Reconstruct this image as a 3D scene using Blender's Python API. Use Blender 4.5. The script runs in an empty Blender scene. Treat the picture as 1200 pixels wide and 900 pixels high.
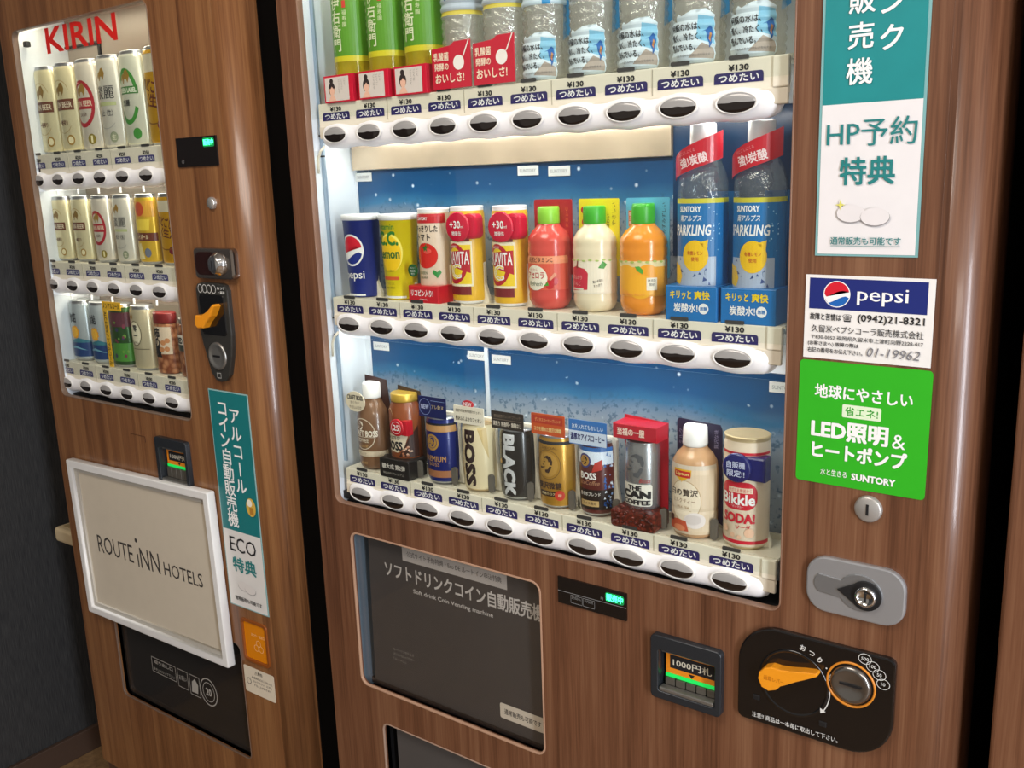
import bpy, bmesh, math, random
from mathutils import Vector, Matrix
random.seed(7)
sc = bpy.context.scene
C = sc.collection
PI = math.pi

# ------------------------------------------------------------------ camera
cam_d = bpy.data.cameras.new('camera'); cam = bpy.data.objects.new('camera', cam_d); C.objects.link(cam)
_fw = Vector((-0.58787836, 0.78013234, -0.213992)); _r = Vector((0.8027516, 0.59527533, -0.03517308)); _u = Vector((-0.0999445, 0.19245991, 0.97620197))
M = Matrix.Identity(4)
for i in range(3):
    M[i][0] = _r[i]; M[i][1] = _u[i]; M[i][2] = -_fw[i]
M.translation = Vector((0.97699783, -0.92013152, 1.3358178))
cam.matrix_world = M
cam_d.sensor_width = 36; cam_d.sensor_fit = 'HORIZONTAL'; cam_d.lens = 36*1106.804/1200
cam_d.clip_start = 0.02
sc.camera = cam

# ------------------------------------------------------------------ world, lights, exposure
w = bpy.data.worlds.new('world'); sc.world = w; w.use_nodes = True
w.node_tree.nodes['Background'].inputs[0].default_value = (1.0, 0.90, 0.78, 1)
w.node_tree.nodes['Background'].inputs[1].default_value = 0.30
sc.view_settings.view_transform = 'Standard'; sc.view_settings.look = 'None'
sc.view_settings.gamma = 1; sc.view_settings.use_curve_mapping = False
sc.view_settings.exposure = 0.0
def area(name, loc, target, sx, sy, power, col):
    l = bpy.data.lights.new(name, 'AREA'); l.shape = 'RECTANGLE'; l.size = sx; l.size_y = sy; l.energy = power; l.color = col
    o = bpy.data.objects.new(name, l); C.objects.link(o); o.location = loc
    o.rotation_euler = (Vector(target)-Vector(loc)).to_track_quat('-Z', 'Y').to_euler()
    return o
area('ceiling_panel_light', (0.15, -0.95, 2.38), (0.15, -0.6, 0), 0.9, 0.9, 29, (1.0, .90, .80))
area('corridor_ceiling_light', (2.0, -2.3, 2.38), (1.2, -1.2, 0.6), 0.9, 0.9, 27, (1.0, .91, .83))
area('corridor_window_light', (2.7, -1.35, 1.30), (0, 0, 1.1), 0.3, 2.1, 62, (.88, .92, 1.0))

# ------------------------------------------------------------------ materials
def lin(h):
    if isinstance(h, str):
        h = h.lstrip('#'); v = [int(h[i:i+2], 16)/255 for i in (0, 2, 4)]
        return tuple((c/12.92 if c <= .04045 else ((c+.055)/1.055)**2.4) for c in v)
    return h
MC = {}
def mat(col, rough=.45, metal=0.0, coat=0.0, emit=0.0, var=0.0, vscale=40.0, bump=0.0, spec=.5):
    key = (col, rough, metal, coat, emit, var, vscale, bump, spec)
    if key in MC: return MC[key]
    m = bpy.data.materials.new('mat_'+str(col).strip('#')); m.use_nodes = True
    nt = m.node_tree; b = nt.nodes['Principled BSDF']; c = lin(col)
    b.inputs['Base Color'].default_value = (*c, 1); b.inputs['Roughness'].default_value = rough
    b.inputs['Metallic'].default_value = metal; b.inputs['Coat Weight'].default_value = coat; b.inputs['Coat Roughness'].default_value = .08
    b.inputs['Specular IOR Level'].default_value = spec
    if emit:
        b.inputs['Emission Color'].default_value = (*c, 1); b.inputs['Emission Strength'].default_value = emit
    tc = nt.nodes.new('ShaderNodeTexCoord'); n = nt.nodes.new('ShaderNodeTexNoise'); n.inputs['Scale'].default_value = vscale; n.inputs['Detail'].default_value = 3
    nt.links.new(tc.outputs['Object'], n.inputs['Vector'])
    v = var if var else .04
    hs = nt.nodes.new('ShaderNodeHueSaturation'); hs.inputs['Color'].default_value = (*c, 1)
    mr = nt.nodes.new('ShaderNodeMapRange'); mr.inputs['To Min'].default_value = 1-v; mr.inputs['To Max'].default_value = 1+v
    nt.links.new(n.outputs['Fac'], mr.inputs['Value']); nt.links.new(mr.outputs[0], hs.inputs['Value']); nt.links.new(hs.outputs[0], b.inputs['Base Color'])
    if bump:
        bp = nt.nodes.new('ShaderNodeBump'); bp.inputs['Strength'].default_value = bump; bp.inputs['Distance'].default_value = .002
        nt.links.new(n.outputs['Fac'], bp.inputs['Height']); nt.links.new(bp.outputs[0], b.inputs['Normal'])
    MC[key] = m
    return m
def wood(name, dark, mid, light, rough=.36, coat=.0, off=0.0):
    m = bpy.data.materials.new(name); m.use_nodes = True; nt = m.node_tree; b = nt.nodes['Principled BSDF']
    tc = nt.nodes.new('ShaderNodeTexCoord')
    def noise(scale, sx, sz, det, o):
        mp = nt.nodes.new('ShaderNodeMapping'); mp.inputs['Scale'].default_value = (sx, sx, sz); mp.inputs['Location'].default_value = (o+off, o, o)
        nt.links.new(tc.outputs['Object'], mp.inputs[0])
        n = nt.nodes.new('ShaderNodeTexNoise'); n.inputs['Scale'].default_value = scale; n.inputs['Detail'].default_value = det; n.inputs['Roughness'].default_value = .6
        nt.links.new(mp.outputs[0], n.inputs['Vector']); return n.outputs['Fac']
    a = noise(1.0, 60, 1.3, 4, 0); f = noise(1.0, 420, 9, 3, 3.1); g = noise(1.0, 9, .7, 2, 7.7)
    def math_(op, x, y):
        n = nt.nodes.new('ShaderNodeMath'); n.operation = op
        for k, v in enumerate((x, y)):
            if isinstance(v, float): n.inputs[k].default_value = v
            else: nt.links.new(v, n.inputs[k])
        return n.outputs[0]
    s = math_('ADD', math_('MULTIPLY', a, .5), math_('ADD', math_('MULTIPLY', f, .27), math_('MULTIPLY', g, .23)))
    r = nt.nodes.new('ShaderNodeValToRGB'); r.color_ramp.elements[0].position = .36; r.color_ramp.elements[0].color = (*lin(dark), 1)
    r.color_ramp.elements[1].position = .64; r.color_ramp.elements[1].color = (*lin(light), 1)
    e = r.color_ramp.elements.new(.49); e.color = (*lin(mid), 1)
    nt.links.new(s, r.inputs[0]); nt.links.new(r.outputs[0], b.inputs['Base Color'])
    b.inputs['Roughness'].default_value = rough; b.inputs['Coat Weight'].default_value = .3; b.inputs['Coat Roughness'].default_value = .12
    bp = nt.nodes.new('ShaderNodeBump'); bp.inputs['Strength'].default_value = .25; bp.inputs['Distance'].default_value = .0006
    nt.links.new(f, bp.inputs['Height']); nt.links.new(bp.outputs[0], b.inputs['Normal'])
    return m
def clear(name, tint, body=None, k=0.0, fres=1.35, rough=.06, bump=0.0, bscale=120.0):
    m = bpy.data.materials.new(name); m.use_nodes = True; nt = m.node_tree; nt.nodes.clear()
    out = nt.nodes.new('ShaderNodeOutputMaterial'); tr = nt.nodes.new('ShaderNodeBsdfTransparent'); tr.inputs[0].default_value = (*lin(tint), 1)
    gl = nt.nodes.new('ShaderNodeBsdfGlossy'); gl.inputs['Roughness'].default_value = rough
    lw_ = nt.nodes.new('ShaderNodeLayerWeight'); lw_.inputs[0].default_value = .5
    pw = nt.nodes.new('ShaderNodeMath'); pw.operation = 'POWER'; pw.inputs[1].default_value = 4.0; nt.links.new(lw_.outputs['Facing'], pw.inputs[0])
    f0 = ((fres-1)/(fres+1))**2*2; fr = nt.nodes.new('ShaderNodeMapRange'); fr.inputs['To Min'].default_value = f0; fr.inputs['To Max'].default_value = .75; nt.links.new(pw.outputs[0], fr.inputs['Value'])
    last = tr.outputs[0]
    if k:
        df = nt.nodes.new('ShaderNodeBsdfDiffuse'); df.inputs[0].default_value = (*lin(body), 1)
        mx = nt.nodes.new('ShaderNodeMixShader'); mx.inputs[0].default_value = k
        nt.links.new(last, mx.inputs[1]); nt.links.new(df.outputs[0], mx.inputs[2]); last = mx.outputs[0]
    mx = nt.nodes.new('ShaderNodeMixShader'); nt.links.new(fr.outputs[0], mx.inputs[0]); nt.links.new(last, mx.inputs[1]); nt.links.new(gl.outputs[0], mx.inputs[2])
    nt.links.new(mx.outputs[0], out.inputs[0])
    if bump:
        tc = nt.nodes.new('ShaderNodeTexCoord'); n = nt.nodes.new('ShaderNodeTexNoise'); n.inputs['Scale'].default_value = bscale
        nt.links.new(tc.outputs['Object'], n.inputs['Vector'])
        bp = nt.nodes.new('ShaderNodeBump'); bp.inputs['Strength'].default_value = bump; bp.inputs['Distance'].default_value = .004
        nt.links.new(n.outputs['Fac'], bp.inputs['Height'])
        for q in (gl, lw_): nt.links.new(bp.outputs[0], q.inputs['Normal'])
    return m
WOOD = wood('walnut_laminate', '#4a2c1c', '#6d4731', '#855f45', .34)
WOOD_WARM = wood('walnut_laminate_warm', '#58351d', '#7c5130', '#966a42', .33, 0, 5.3)
WHITE = mat('#f5f6f7', .35); CREAM = mat('#ece6d2', .45); CREAM2 = mat('#dcd5c2', .5)
BLACKG = mat('#0c0c0e', .12, 0, .6); BLACKM = mat('#141416', .55); DKGREY = mat('#3b3a39', .5)
SILVER = mat('#b9bcc0', .28, .85); CHROME = mat('#d8dadc', .12, 1.0); STEEL = mat('#9b9a96', .35, .8)
LINER = mat('#dfe6ec', .4); NAVY = mat('#2d2862', .4); INK = mat('#17171b', .6); PAPER = mat('#eceae6', .5)
PWHITE = mat('#f4f4f2', .5); TEAL = mat('#1d8384', .4); TEALINK = mat('#1c7c7c', .5); GREY = mat('#8c8f92', .5)
RED = mat('#c8102e', .35); GOLD = mat('#c79a4a', .35, .3); ORANGE = mat('#f09a1e', .3, 0, .4); YELLOW = mat('#f4d21c', .4)
GREEN = mat('#3f9a2c', .4); ORINK = mat('#e68a1a', .5)
GLASS = clear('display_glass', '#fbfdfc', fres=1.30, rough=.02)
PET = clear('clear_plastic_bottle', '#eef4f6', '#dfe6ea', .07, 1.6, .08, .5, 160)
PETB = clear('ribbed_water_bottle', '#f4f4ee', '#ebe6d8', .24, 1.7, .08, .8, 130)
TEA = clear('green_tea', '#e2d23a', '#d8c62c', .5, 1.4, .05)
SMOKE = clear('smoked_acrylic', '#8a8682', '#4a4642', .30, 1.35, .08)

# ------------------------------------------------------------------ object helpers
def link(name, me, parent=None, loc=None):
    o = bpy.data.objects.new(name, me); C.objects.link(o)
    if parent: o.parent = parent
    if loc is not None: o.location = loc
    return o
def thing(name, label, cat, loc=(0, 0, 0), group=None, rot=None):
    o = link(name, None, None, loc); o['label'] = label; o['category'] = cat; o.empty_display_size = .05
    if group: o['group'] = group
    if rot: o.rotation_euler = rot
    return o
def tag(o, label, cat, group=None):
    o['label'] = label; o['category'] = cat
    if group: o['group'] = group
    return o
def struct(o): o['kind'] = 'structure'; return o
def lab(o, l): o['label'] = l; return o
class MB:
    """collects faces with materials; build() links one mesh object"""
    def __init__(s): s.bm = bmesh.new(); s.m = []
    def mi(s, m):
        if m not in s.m: s.m.append(m)
        return s.m.index(m)
    def face(s, vs, mi, smooth=False):
        try:
            f = s.bm.faces.new(vs); f.material_index = mi; f.smooth = smooth; return f
        except ValueError: return None
    def box(s, x0, x1, y0, y1, z0, z1, m, bev=0, seg=2):
        mi = s.mi(m); r = bmesh.ops.create_cube(s.bm, size=1); vs = r['verts']
        for v in vs: v.co = Vector(((x0+x1)/2+v.co.x*(x1-x0), (y0+y1)/2+v.co.y*(y1-y0), (z0+z1)/2+v.co.z*(z1-z0)))
        fs = set(f for v in vs for f in v.link_faces)
        for f in fs: f.material_index = mi
        if bev:
            es = list(set(e for v in vs for e in v.link_edges))
            bmesh.ops.bevel(s.bm, geom=es, offset=bev, segments=seg, affect='EDGES', profile=.5, material=-1)
        return s
    def prism(s, pts, y0, y1, m, bev=0, mf=None, seg=2):
        """outline in x,z extruded from front y0 to back y1; bev rounds the front rim"""
        mi = s.mi(m); mfi = s.mi(mf) if mf else mi; n = len(pts)
        rings = []
        if bev:
            cx = sum(p[0] for p in pts)/n; cz = sum(p[1] for p in pts)/n
            def inset(d):
                out = []
                for i in range(n):
                    a, b, c = pts[i-1], pts[i], pts[(i+1) % n]
                    e1 = (b[0]-a[0], b[1]-a[1]); e2 = (c[0]-b[0], c[1]-b[1])
                    l1 = math.hypot(*e1) or 1; l2 = math.hypot(*e2) or 1
                    nx = e1[1]/l1+e2[1]/l2; nz = -(e1[0]/l1+e2[0]/l2); l = math.hypot(nx, nz) or 1
                    out.append((b[0]-SG*nx/l*d, b[1]-SG*nz/l*d))
                return out
            A = sum(pts[i-1][0]*pts[i][1]-pts[i][0]*pts[i-1][1] for i in range(n)); SG = 1 if A > 0 else -1
            for k in range(seg+1):
                t = k/seg*PI/2; rings.append((inset(bev*(1-math.sin(t))), y0+bev*(1-math.cos(t))))
        else: rings.append((pts, y0))
        rings.append((pts, y1))
        V = [[s.bm.verts.new((p[0], y, p[1])) for p in ps] for ps, y in rings]
        s.face(V[0], mfi)
        for a, b in zip(V, V[1:]):
            for i in range(n): s.face([a[i], a[(i+1) % n], b[(i+1) % n], b[i]], mi, False)
        s.face(V[-1][::-1], mi)
        return s
    def lathe(s, prof, m, seg=32, sy=1.0, c=(0, 0, 0), axis='z', cap=True, mats=None, a0=0, a1=2*PI):
        """prof: (z, r) list"""
        full = abs(a1-a0-2*PI) < 1e-6; nn = seg if full else seg+1
        mi = s.mi(m); V = []
        def P(r, a, z):
            x, y = r*math.sin(a), -r*sy*math.cos(a)
            if axis == 'z': return (c[0]+x, c[1]+y, c[2]+z)
            if axis == 'y': return (c[0]+x, c[1]-z, c[2]-y)   # z runs towards the viewer (-y)
            if axis == 'x': return (c[0]+z, c[1]+x, c[2]-y)
        for z, r in prof: V.append([s.bm.verts.new(P(r, a0+(a1-a0)*i/seg, z)) for i in range(nn)])
        for j, (a, b) in enumerate(zip(V, V[1:])):
            mj = s.mi(mats[j]) if mats and mats[j] else mi
            for i in range(seg): s.face([a[i], a[(i+1) % nn], b[(i+1) % nn], b[i]], mj, True)
        if cap:
            s.face(V[0][::-1], mi); s.face(V[-1], mi if not mats else s.mi(mats[-1] or m))
        return s
    def tube(s, pts, r, m, seg=8):
        mi = s.mi(m); V = []
        for i, p in enumerate(pts):
            p = Vector(p); d = (Vector(pts[min(i+1, len(pts)-1)])-Vector(pts[max(i-1, 0)])).normalized()
            q = d.cross(Vector((0, 0, 1)));
            if q.length < .1: q = d.cross(Vector((0, 1, 0)))
            q.normalize(); t = d.cross(q)
            V.append([s.bm.verts.new(p+(q*math.cos(2*PI*k/seg)+t*math.sin(2*PI*k/seg))*r) for k in range(seg)])
        for a, b in zip(V, V[1:]):
            for k in range(seg): s.face([a[k], a[(k+1) % seg], b[(k+1) % seg], b[k]], mi, True)
        s.face(V[0][::-1], mi); s.face(V[-1], mi)
        return s
    def build(s, name, parent=None, loc=None):
        bmesh.ops.recalc_face_normals(s.bm, faces=s.bm.faces)
        me = bpy.data.meshes.new(name); s.bm.to_mesh(me); s.bm.free()
        for m in s.m: me.materials.append(m)
        return link(name, me, parent, loc)
def rectp(x0, z0, x1, z1): return [(x0, z0), (x1, z0), (x1, z1), (x0, z1)]
def rrect(x0, z0, x1, z1, r, n=5):
    p = []
    for cx, cz, a in ((x1-r, z1-r, 0), (x0+r, z1-r, 90), (x0+r, z0+r, 180), (x1-r, z0+r, 270)):
        for i in range(n+1):
            t = math.radians(a+90*i/n); p.append((cx+r*math.cos(t), cz+r*math.sin(t)))
    return p
def circ(cx, cz, rx, rz=None, n=28, a0=0, a1=360):
    rz = rz or rx
    return [(cx+rx*math.cos(math.radians(a0+(a1-a0)*i/n)), cz+rz*math.sin(math.radians(a0+(a1-a0)*i/n))) for i in range(n if a1-a0 == 360 else n+1)]
def ring(cx, cz, rx, rz, t, n=28, a0=0, a1=360):
    """list of quads forming a ring"""
    q = []
    for i in range(n):
        a, b = [math.radians(a0+(a1-a0)*k/n) for k in (i, i+1)]
        q.append([(cx+(rx-t)*math.cos(a), cz+(rz-t)*math.sin(a)), (cx+rx*math.cos(a), cz+rz*math.sin(a)), (cx+rx*math.cos(b), cz+rz*math.sin(b)), (cx+(rx-t)*math.cos(b), cz+(rz-t)*math.sin(b))])
    return q
def plate(name, outer, holes, y0, y1, m, parent=None, bev=.0003):
    """flat board in the x,z plane with real openings"""
    cu = bpy.data.curves.new(name, 'CURVE'); cu.dimensions = '2D'; cu.fill_mode = 'BOTH'; cu.extrude = (y1-y0)/2-bev; cu.bevel_depth = bev; cu.bevel_resolution = 1
    cu.offset = -bev
    for pts in [outer]+holes:
        sp = cu.splines.new('POLY'); sp.points.add(len(pts)-1); sp.use_cyclic_u = True
        for i, p in enumerate(pts): sp.points[i].co = (p[0], p[1], 0, 1)
    o = bpy.data.objects.new('tmp', cu); me = bpy.data.meshes.new_from_object(o)
    bpy.data.objects.remove(o); bpy.data.curves.remove(cu)
    for v in me.vertices: x, y, z = v.co; v.co = (x, (y0+y1)/2-z, y)
    me.materials.clear(); me.materials.append(m); me.name = name
    return link(name, me, parent)
# ------------------------------------------------------------------ flat print (lettering and printed shapes)
TC = {}
FONTS = {}
def tmesh(s, bold=0.0, ital=0.0):
    key = (s, bold, ital)
    if key in TC: return TC[key]
    cu = bpy.data.curves.new('t', 'FONT'); cu.body = s; cu.size = 1; cu.offset = bold; cu.resolution_u = 2; cu.shear = ital
    cu.fill_mode = 'FRONT'
    o = bpy.data.objects.new('t', cu); me = bpy.data.meshes.new_from_object(o)
    vs = [(v.co.x, v.co.y) for v in me.vertices]; fs = [tuple(p.vertices) for p in me.polygons]
    bpy.data.meshes.remove(me); bpy.data.objects.remove(o); bpy.data.curves.remove(cu)
    if not vs: vs = [(0, 0), (1, 0), (1, 1)]; fs = []
    xs = [v[0] for v in vs]; ys = [v[1] for v in vs]
    TC[key] = (vs, fs, min(xs), max(xs), min(ys), max(ys)); return TC[key]
def flat(y=0.0, x0=0.0, z0=0.0): return lambda u, v, h: (x0+u, y-h, z0+v)
class Print:
    """printed shapes in label coordinates (u across, v up) laid on a surface"""
    def __init__(s, surf=None, step=None, vb=()): s.surf = surf or flat(); s.step = step; s.vb = vb; s.v = []; s.f = []; s.mi = []; s.m = []; s.L = 0
    def _add(s, bm, m, layer):
        if s.step:
            us = [v.co.x for v in bm.verts]
            if us:
                k = math.ceil(min(us)/s.step+1e-6)
                while k*s.step < max(us)-1e-7:
                    bmesh.ops.bisect_plane(bm, geom=bm.verts[:]+bm.edges[:]+bm.faces[:], plane_co=(k*s.step, 0, 0), plane_no=(1, 0, 0), dist=1e-7); k += 1
                vsv = [v.co.y for v in bm.verts]; lo, hi = min(vsv), max(vsv)
                for b_ in s.vb:
                    if lo+1e-6 < b_ < hi-1e-6: bmesh.ops.bisect_plane(bm, geom=bm.verts[:]+bm.edges[:]+bm.faces[:], plane_co=(0, b_, 0), plane_no=(0, 1, 0), dist=1e-7)
        if m not in s.m: s.m.append(m)
        if layer is None: s.L += 1; layer = s.L
        s.L = max(s.L, math.ceil(layer))
        base = len(s.v); h = .00018+layer*.00007
        bm.verts.index_update()
        for v in bm.verts: s.v.append(s.surf(v.co.x, v.co.y, h+v.co.z))
        for f in bm.faces: s.f.append([base+v.index for v in f.verts]); s.mi.append(s.m.index(m))
        bm.free()
    def polys(s, quads, m, layer=None):
        bm = bmesh.new()
        for q in quads:
            vs = [bm.verts.new((p[0], p[1], 0)) for p in q]
            try: bm.faces.new(vs)
            except ValueError: pass
        bmesh.ops.triangulate(bm, faces=[f for f in bm.faces if len(f.verts) > 4])
        for f in bm.faces:
            if f.normal.z < 0: f.normal_flip()
        s._add(bm, m, layer); return s
    def poly(s, pts, m, layer=None): return s.polys([pts], m, layer)
    def rect(s, u0, v0, u1, v1, m, r=0, layer=None):
        return s.poly(rrect(u0, v0, u1, v1, r, 4) if r else [(u0, v0), (u1, v0), (u1, v1), (u0, v1)], m, layer)
    def circle(s, u, v, a, m, b=None, layer=None): return s.poly(circ(u, v, a, b), m, layer)
    def ring(s, u, v, a, b, t, m, a0=0, a1=360, layer=None): return s.polys(ring(u, v, a, b, t, 28, a0, a1), m, layer)
    def text(s, t, u, v, h, m, w=None, bold=0.0, rot=0, al='c', em=False, ital=0.0, maxw=None, layer=None):
        """h: height of the ink box (em=True: font size); w: width of the ink box"""
        vs, fs, x0, x1, y0, y1 = tmesh(t, 0.0, ital)
        bold = max(bold, 0)*.85; kk = bold*.75
        st = [(0, 0)] if bold <= 0 else ([(-bold, 0), (bold, 0)] if bold < .014 else [(-kk, -kk), (kk, -kk), (-kk, kk), (kk, kk)]+([(0, 0), (-bold, 0), (bold, 0)] if bold > .03 else []))
        if em: ky = h; cy = .35
        else: ky = h/max(y1-y0, 1e-6); cy = (y0+y1)/2
        kx = w/max(x1-x0, 1e-6) if w else ky
        if maxw and kx*(x1-x0) > maxw: kx = maxw/(x1-x0)
        ox = {'c': (x0+x1)/2, 'l': x0, 'r': x1}[al]
        c_, s_ = math.cos(math.radians(rot)), math.sin(math.radians(rot))
        bm = bmesh.new()
        for si, (dx, dy) in enumerate(st):
            B = []
            for x, y in vs:
                a, b = (x-ox+dx)*kx, (y-cy+dy)*ky; B.append(bm.verts.new((u+a*c_-b*s_, v+a*s_+b*c_, si*.000009)))
            for f in fs:
                try: bm.faces.new([B[i] for i in f])
                except ValueError: pass
        s._add(bm, m, layer); return s
    def column(s, t, u, v, size, m, pitch=None, bold=0.0):
        """vertical Japanese line, top character centred at v"""
        pitch = pitch or size*1.05
        for i, ch in enumerate(t):
            if ch != ' ': s.text(ch, u, v-i*pitch, size, m, em=True, bold=bold, rot=-90 if ch == 'ー' else 0)
        return s
    def build(s, name, parent=None):
        me = bpy.data.meshes.new(name); me.from_pydata(s.v, [], s.f)
        for m in s.m: me.materials.append(m)
        me.polygons.foreach_set('material_index', s.mi); me.update()
        return link(name, me, parent)

# ================================================================== THE ROOM
def wall_mat():
    m = bpy.data.materials.new('woven_dark_wallpaper'); m.use_nodes = True; nt = m.node_tree; b = nt.nodes['Principled BSDF']
    tc = nt.nodes.new('ShaderNodeTexCoord'); mp = nt.nodes.new('ShaderNodeMapping'); mp.inputs['Scale'].default_value = (700, 700, 25)
    n = nt.nodes.new('ShaderNodeTexNoise'); n.inputs['Scale'].default_value = 1; n.inputs['Detail'].default_value = 3
    nt.links.new(tc.outputs['Object'], mp.inputs[0]); nt.links.new(mp.outputs[0], n.inputs['Vector'])
    r = nt.nodes.new('ShaderNodeValToRGB'); r.color_ramp.elements[0].position = .35; r.color_ramp.elements[1].position = .7
    r.color_ramp.elements[0].color = (*lin('#1f2022'), 1); r.color_ramp.elements[1].color = (*lin('#3a3a3a'), 1)
    nt.links.new(n.outputs['Fac'], r.inputs[0]); nt.links.new(r.outputs[0], b.inputs['Base Color']); b.inputs['Roughness'].default_value = .6
    bp = nt.nodes.new('ShaderNodeBump'); bp.inputs['Strength'].default_value = .4; bp.inputs['Distance'].default_value = .001
    nt.links.new(n.outputs['Fac'], bp.inputs['Height']); nt.links.new(bp.outputs[0], b.inputs['Normal'])
    return m
WALL = wall_mat()
floor_m = wood('brown_floor', '#5f4730', '#7d6143', '#957852', .45)
struct(MB().box(-1.25, 4.0, -3.5, 1.0, -.06, 0, floor_m).build('floor'))
struct(MB().box(-1.25, 4.0, -3.5, 1.0, 2.4, 2.46, mat('#cfc8bb', .8)).build('ceiling'))
struct(MB().box(-1.25, -1.13, -1.6, .9, 0, 2.4, WALL).build('wall_left'))
struct(MB().box(-1.13, 4.0, .82, .9, 0, 2.4, WALL).build('wall_back'))
SKIRT = mat('#46352b', .45)
struct(MB().box(-1.13, -1.118, -1.6, .82, 0, .06, SKIRT, .002).build('baseboard_left'))
struct(MB().box(-1.118, -.9, .808, .82, 0, .06, SKIRT, .002).build('baseboard_back'))

# ================================================================== MACHINE PIECES
def door_corner(parent, x0, x1, z0, z1, r, m, side=1, depth=.035):
    """rounded vertical edge of the door: quarter turn from the front face to the side"""
    b = MB(); mi = b.mi(m); n = 14; pr = []
    for i in range(n+1):
        t = i/n*PI/2; pr.append((x1-side*r+side*r*math.sin(t), -.010+r-r*math.cos(t)))
    pr = [(x0, -.010)]+pr+[(x1, -.010+r+depth)]
    pr += [(x0, -.010+r+depth)]
    V = [[b.bm.verts.new((p[0], p[1], z)) for p in pr] for z in (z0, z1)]
    k = len(pr)
    for i in range(k): b.face([V[0][i], V[0][(i+1) % k], V[1][(i+1) % k], V[1][i]], mi, 0 < i < n+1)
    b.face(V[0][::-1], mi); b.face(V[1], mi)
    return b.build('door_corner', parent)
def button_bar(parent, x0, x1, z, ks, r=.0185, lit=False):
    """white tube with a swell at every button"""
    b = MB(); mi = b.mi(WHITE); n = 120; seg = 20; V = []
    cy = .012
    for i in range(n+1):
        x = x0+(x1-x0)*i/n
        sw = max([math.exp(-((x-k)/.017)**2) for k in ks])
        e = min(1, math.sqrt(max(0, 1-(max(0, (x0+.012-x)/.012))**2)), math.sqrt(max(0, 1-(max(0, (x-(x1-.02))/.02))**2)))
        rz = (r*(.88+.12*sw))*max(e, .12); ry = (.0115+.002*sw)*max(e, .12)
        V.append([b.bm.verts.new((x, cy-ry*math.cos(2*PI*k/seg), rz*math.sin(2*PI*k/seg))) for k in range(seg)])
    for a, c in zip(V, V[1:]):
        for k in range(seg): b.face([a[k], a[(k+1) % seg], c[(k+1) % seg], c[k]], mi, True)
    b.face(V[0][::-1], mi); b.face(V[-1], mi)
    # seam near the right end
    o = b.build('button_bar', parent, (0, 0, z)); return o
BTN = {}
def button_mesh(a, c):
    key = (a, c)
    if key in BTN: return BTN[key]
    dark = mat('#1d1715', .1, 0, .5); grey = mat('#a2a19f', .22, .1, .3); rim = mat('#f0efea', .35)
    b = MB()
    # rim ring
    mi = b.mi(rim); n = 36; R = []
    for s_, y in ((1.13, 0), (1.06, -.0014), (1.0, -.0004)): R.append([b.bm.verts.new((a*s_*math.cos(2*PI*i/n), y, c*s_*math.sin(2*PI*i/n))) for i in range(n)])
    for p, q in zip(R, R[1:]):
        for i in range(n): b.face([p[i], p[(i+1) % n], q[(i+1) % n], q[i]], mi, True)
    # domed lens, reflection painted in: upper part pale, lower part dark with a little peak
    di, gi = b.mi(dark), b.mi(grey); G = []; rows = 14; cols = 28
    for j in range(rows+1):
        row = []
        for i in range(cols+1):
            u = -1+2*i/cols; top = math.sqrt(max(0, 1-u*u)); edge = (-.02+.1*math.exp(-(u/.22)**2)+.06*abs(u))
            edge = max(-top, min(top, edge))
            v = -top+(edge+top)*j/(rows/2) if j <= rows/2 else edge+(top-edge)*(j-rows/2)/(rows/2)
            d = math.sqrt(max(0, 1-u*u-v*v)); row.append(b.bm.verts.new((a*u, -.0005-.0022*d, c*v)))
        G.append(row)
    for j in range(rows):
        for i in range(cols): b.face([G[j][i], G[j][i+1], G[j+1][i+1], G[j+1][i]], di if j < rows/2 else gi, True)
    bmesh.ops.remove_doubles(b.bm, verts=b.bm.verts, dist=1e-6)
    bmesh.ops.recalc_face_normals(b.bm, faces=b.bm.faces)
    me = bpy.data.meshes.new('button'); b.bm.to_mesh(me); b.bm.free()
    for m in b.m: me.materials.append(m)
    BTN[key] = me; return me
PL = {}
def price_mesh(price, w, tabc):
    key = (price, w, tabc)
    if key in PL: return PL[key]
    p = Print(flat()); m = mat(tabc, .4)
    t = rrect(-w/2, -.005, w/2, .0055, .003, 4); t = [(x, max(z, -.005)) for x, z in t]
    lo = [(-w/2, -.005), (w/2, -.005), (w/2, .0), (-w/2, .0)]
    p.polys([rrect(-w/2, -.004, w/2, .0055, .003, 4)], m, 1); p.polys([[(-w/2, -.005), (w/2, -.005), (w/2, 0), (-w/2, 0)]], m, 1.5)
    p.text('つめたい', 0, .0003, .0075, PWHITE, w=w*.82, bold=.03, layer=3)
    p.text('¥'+price, 0, .0098, .0058, INK, w=w*.40, bold=.045, layer=1)
    o = p.build('price_label'); PL[key] = o.data; bpy.data.objects.remove(o); return PL[key]
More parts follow.
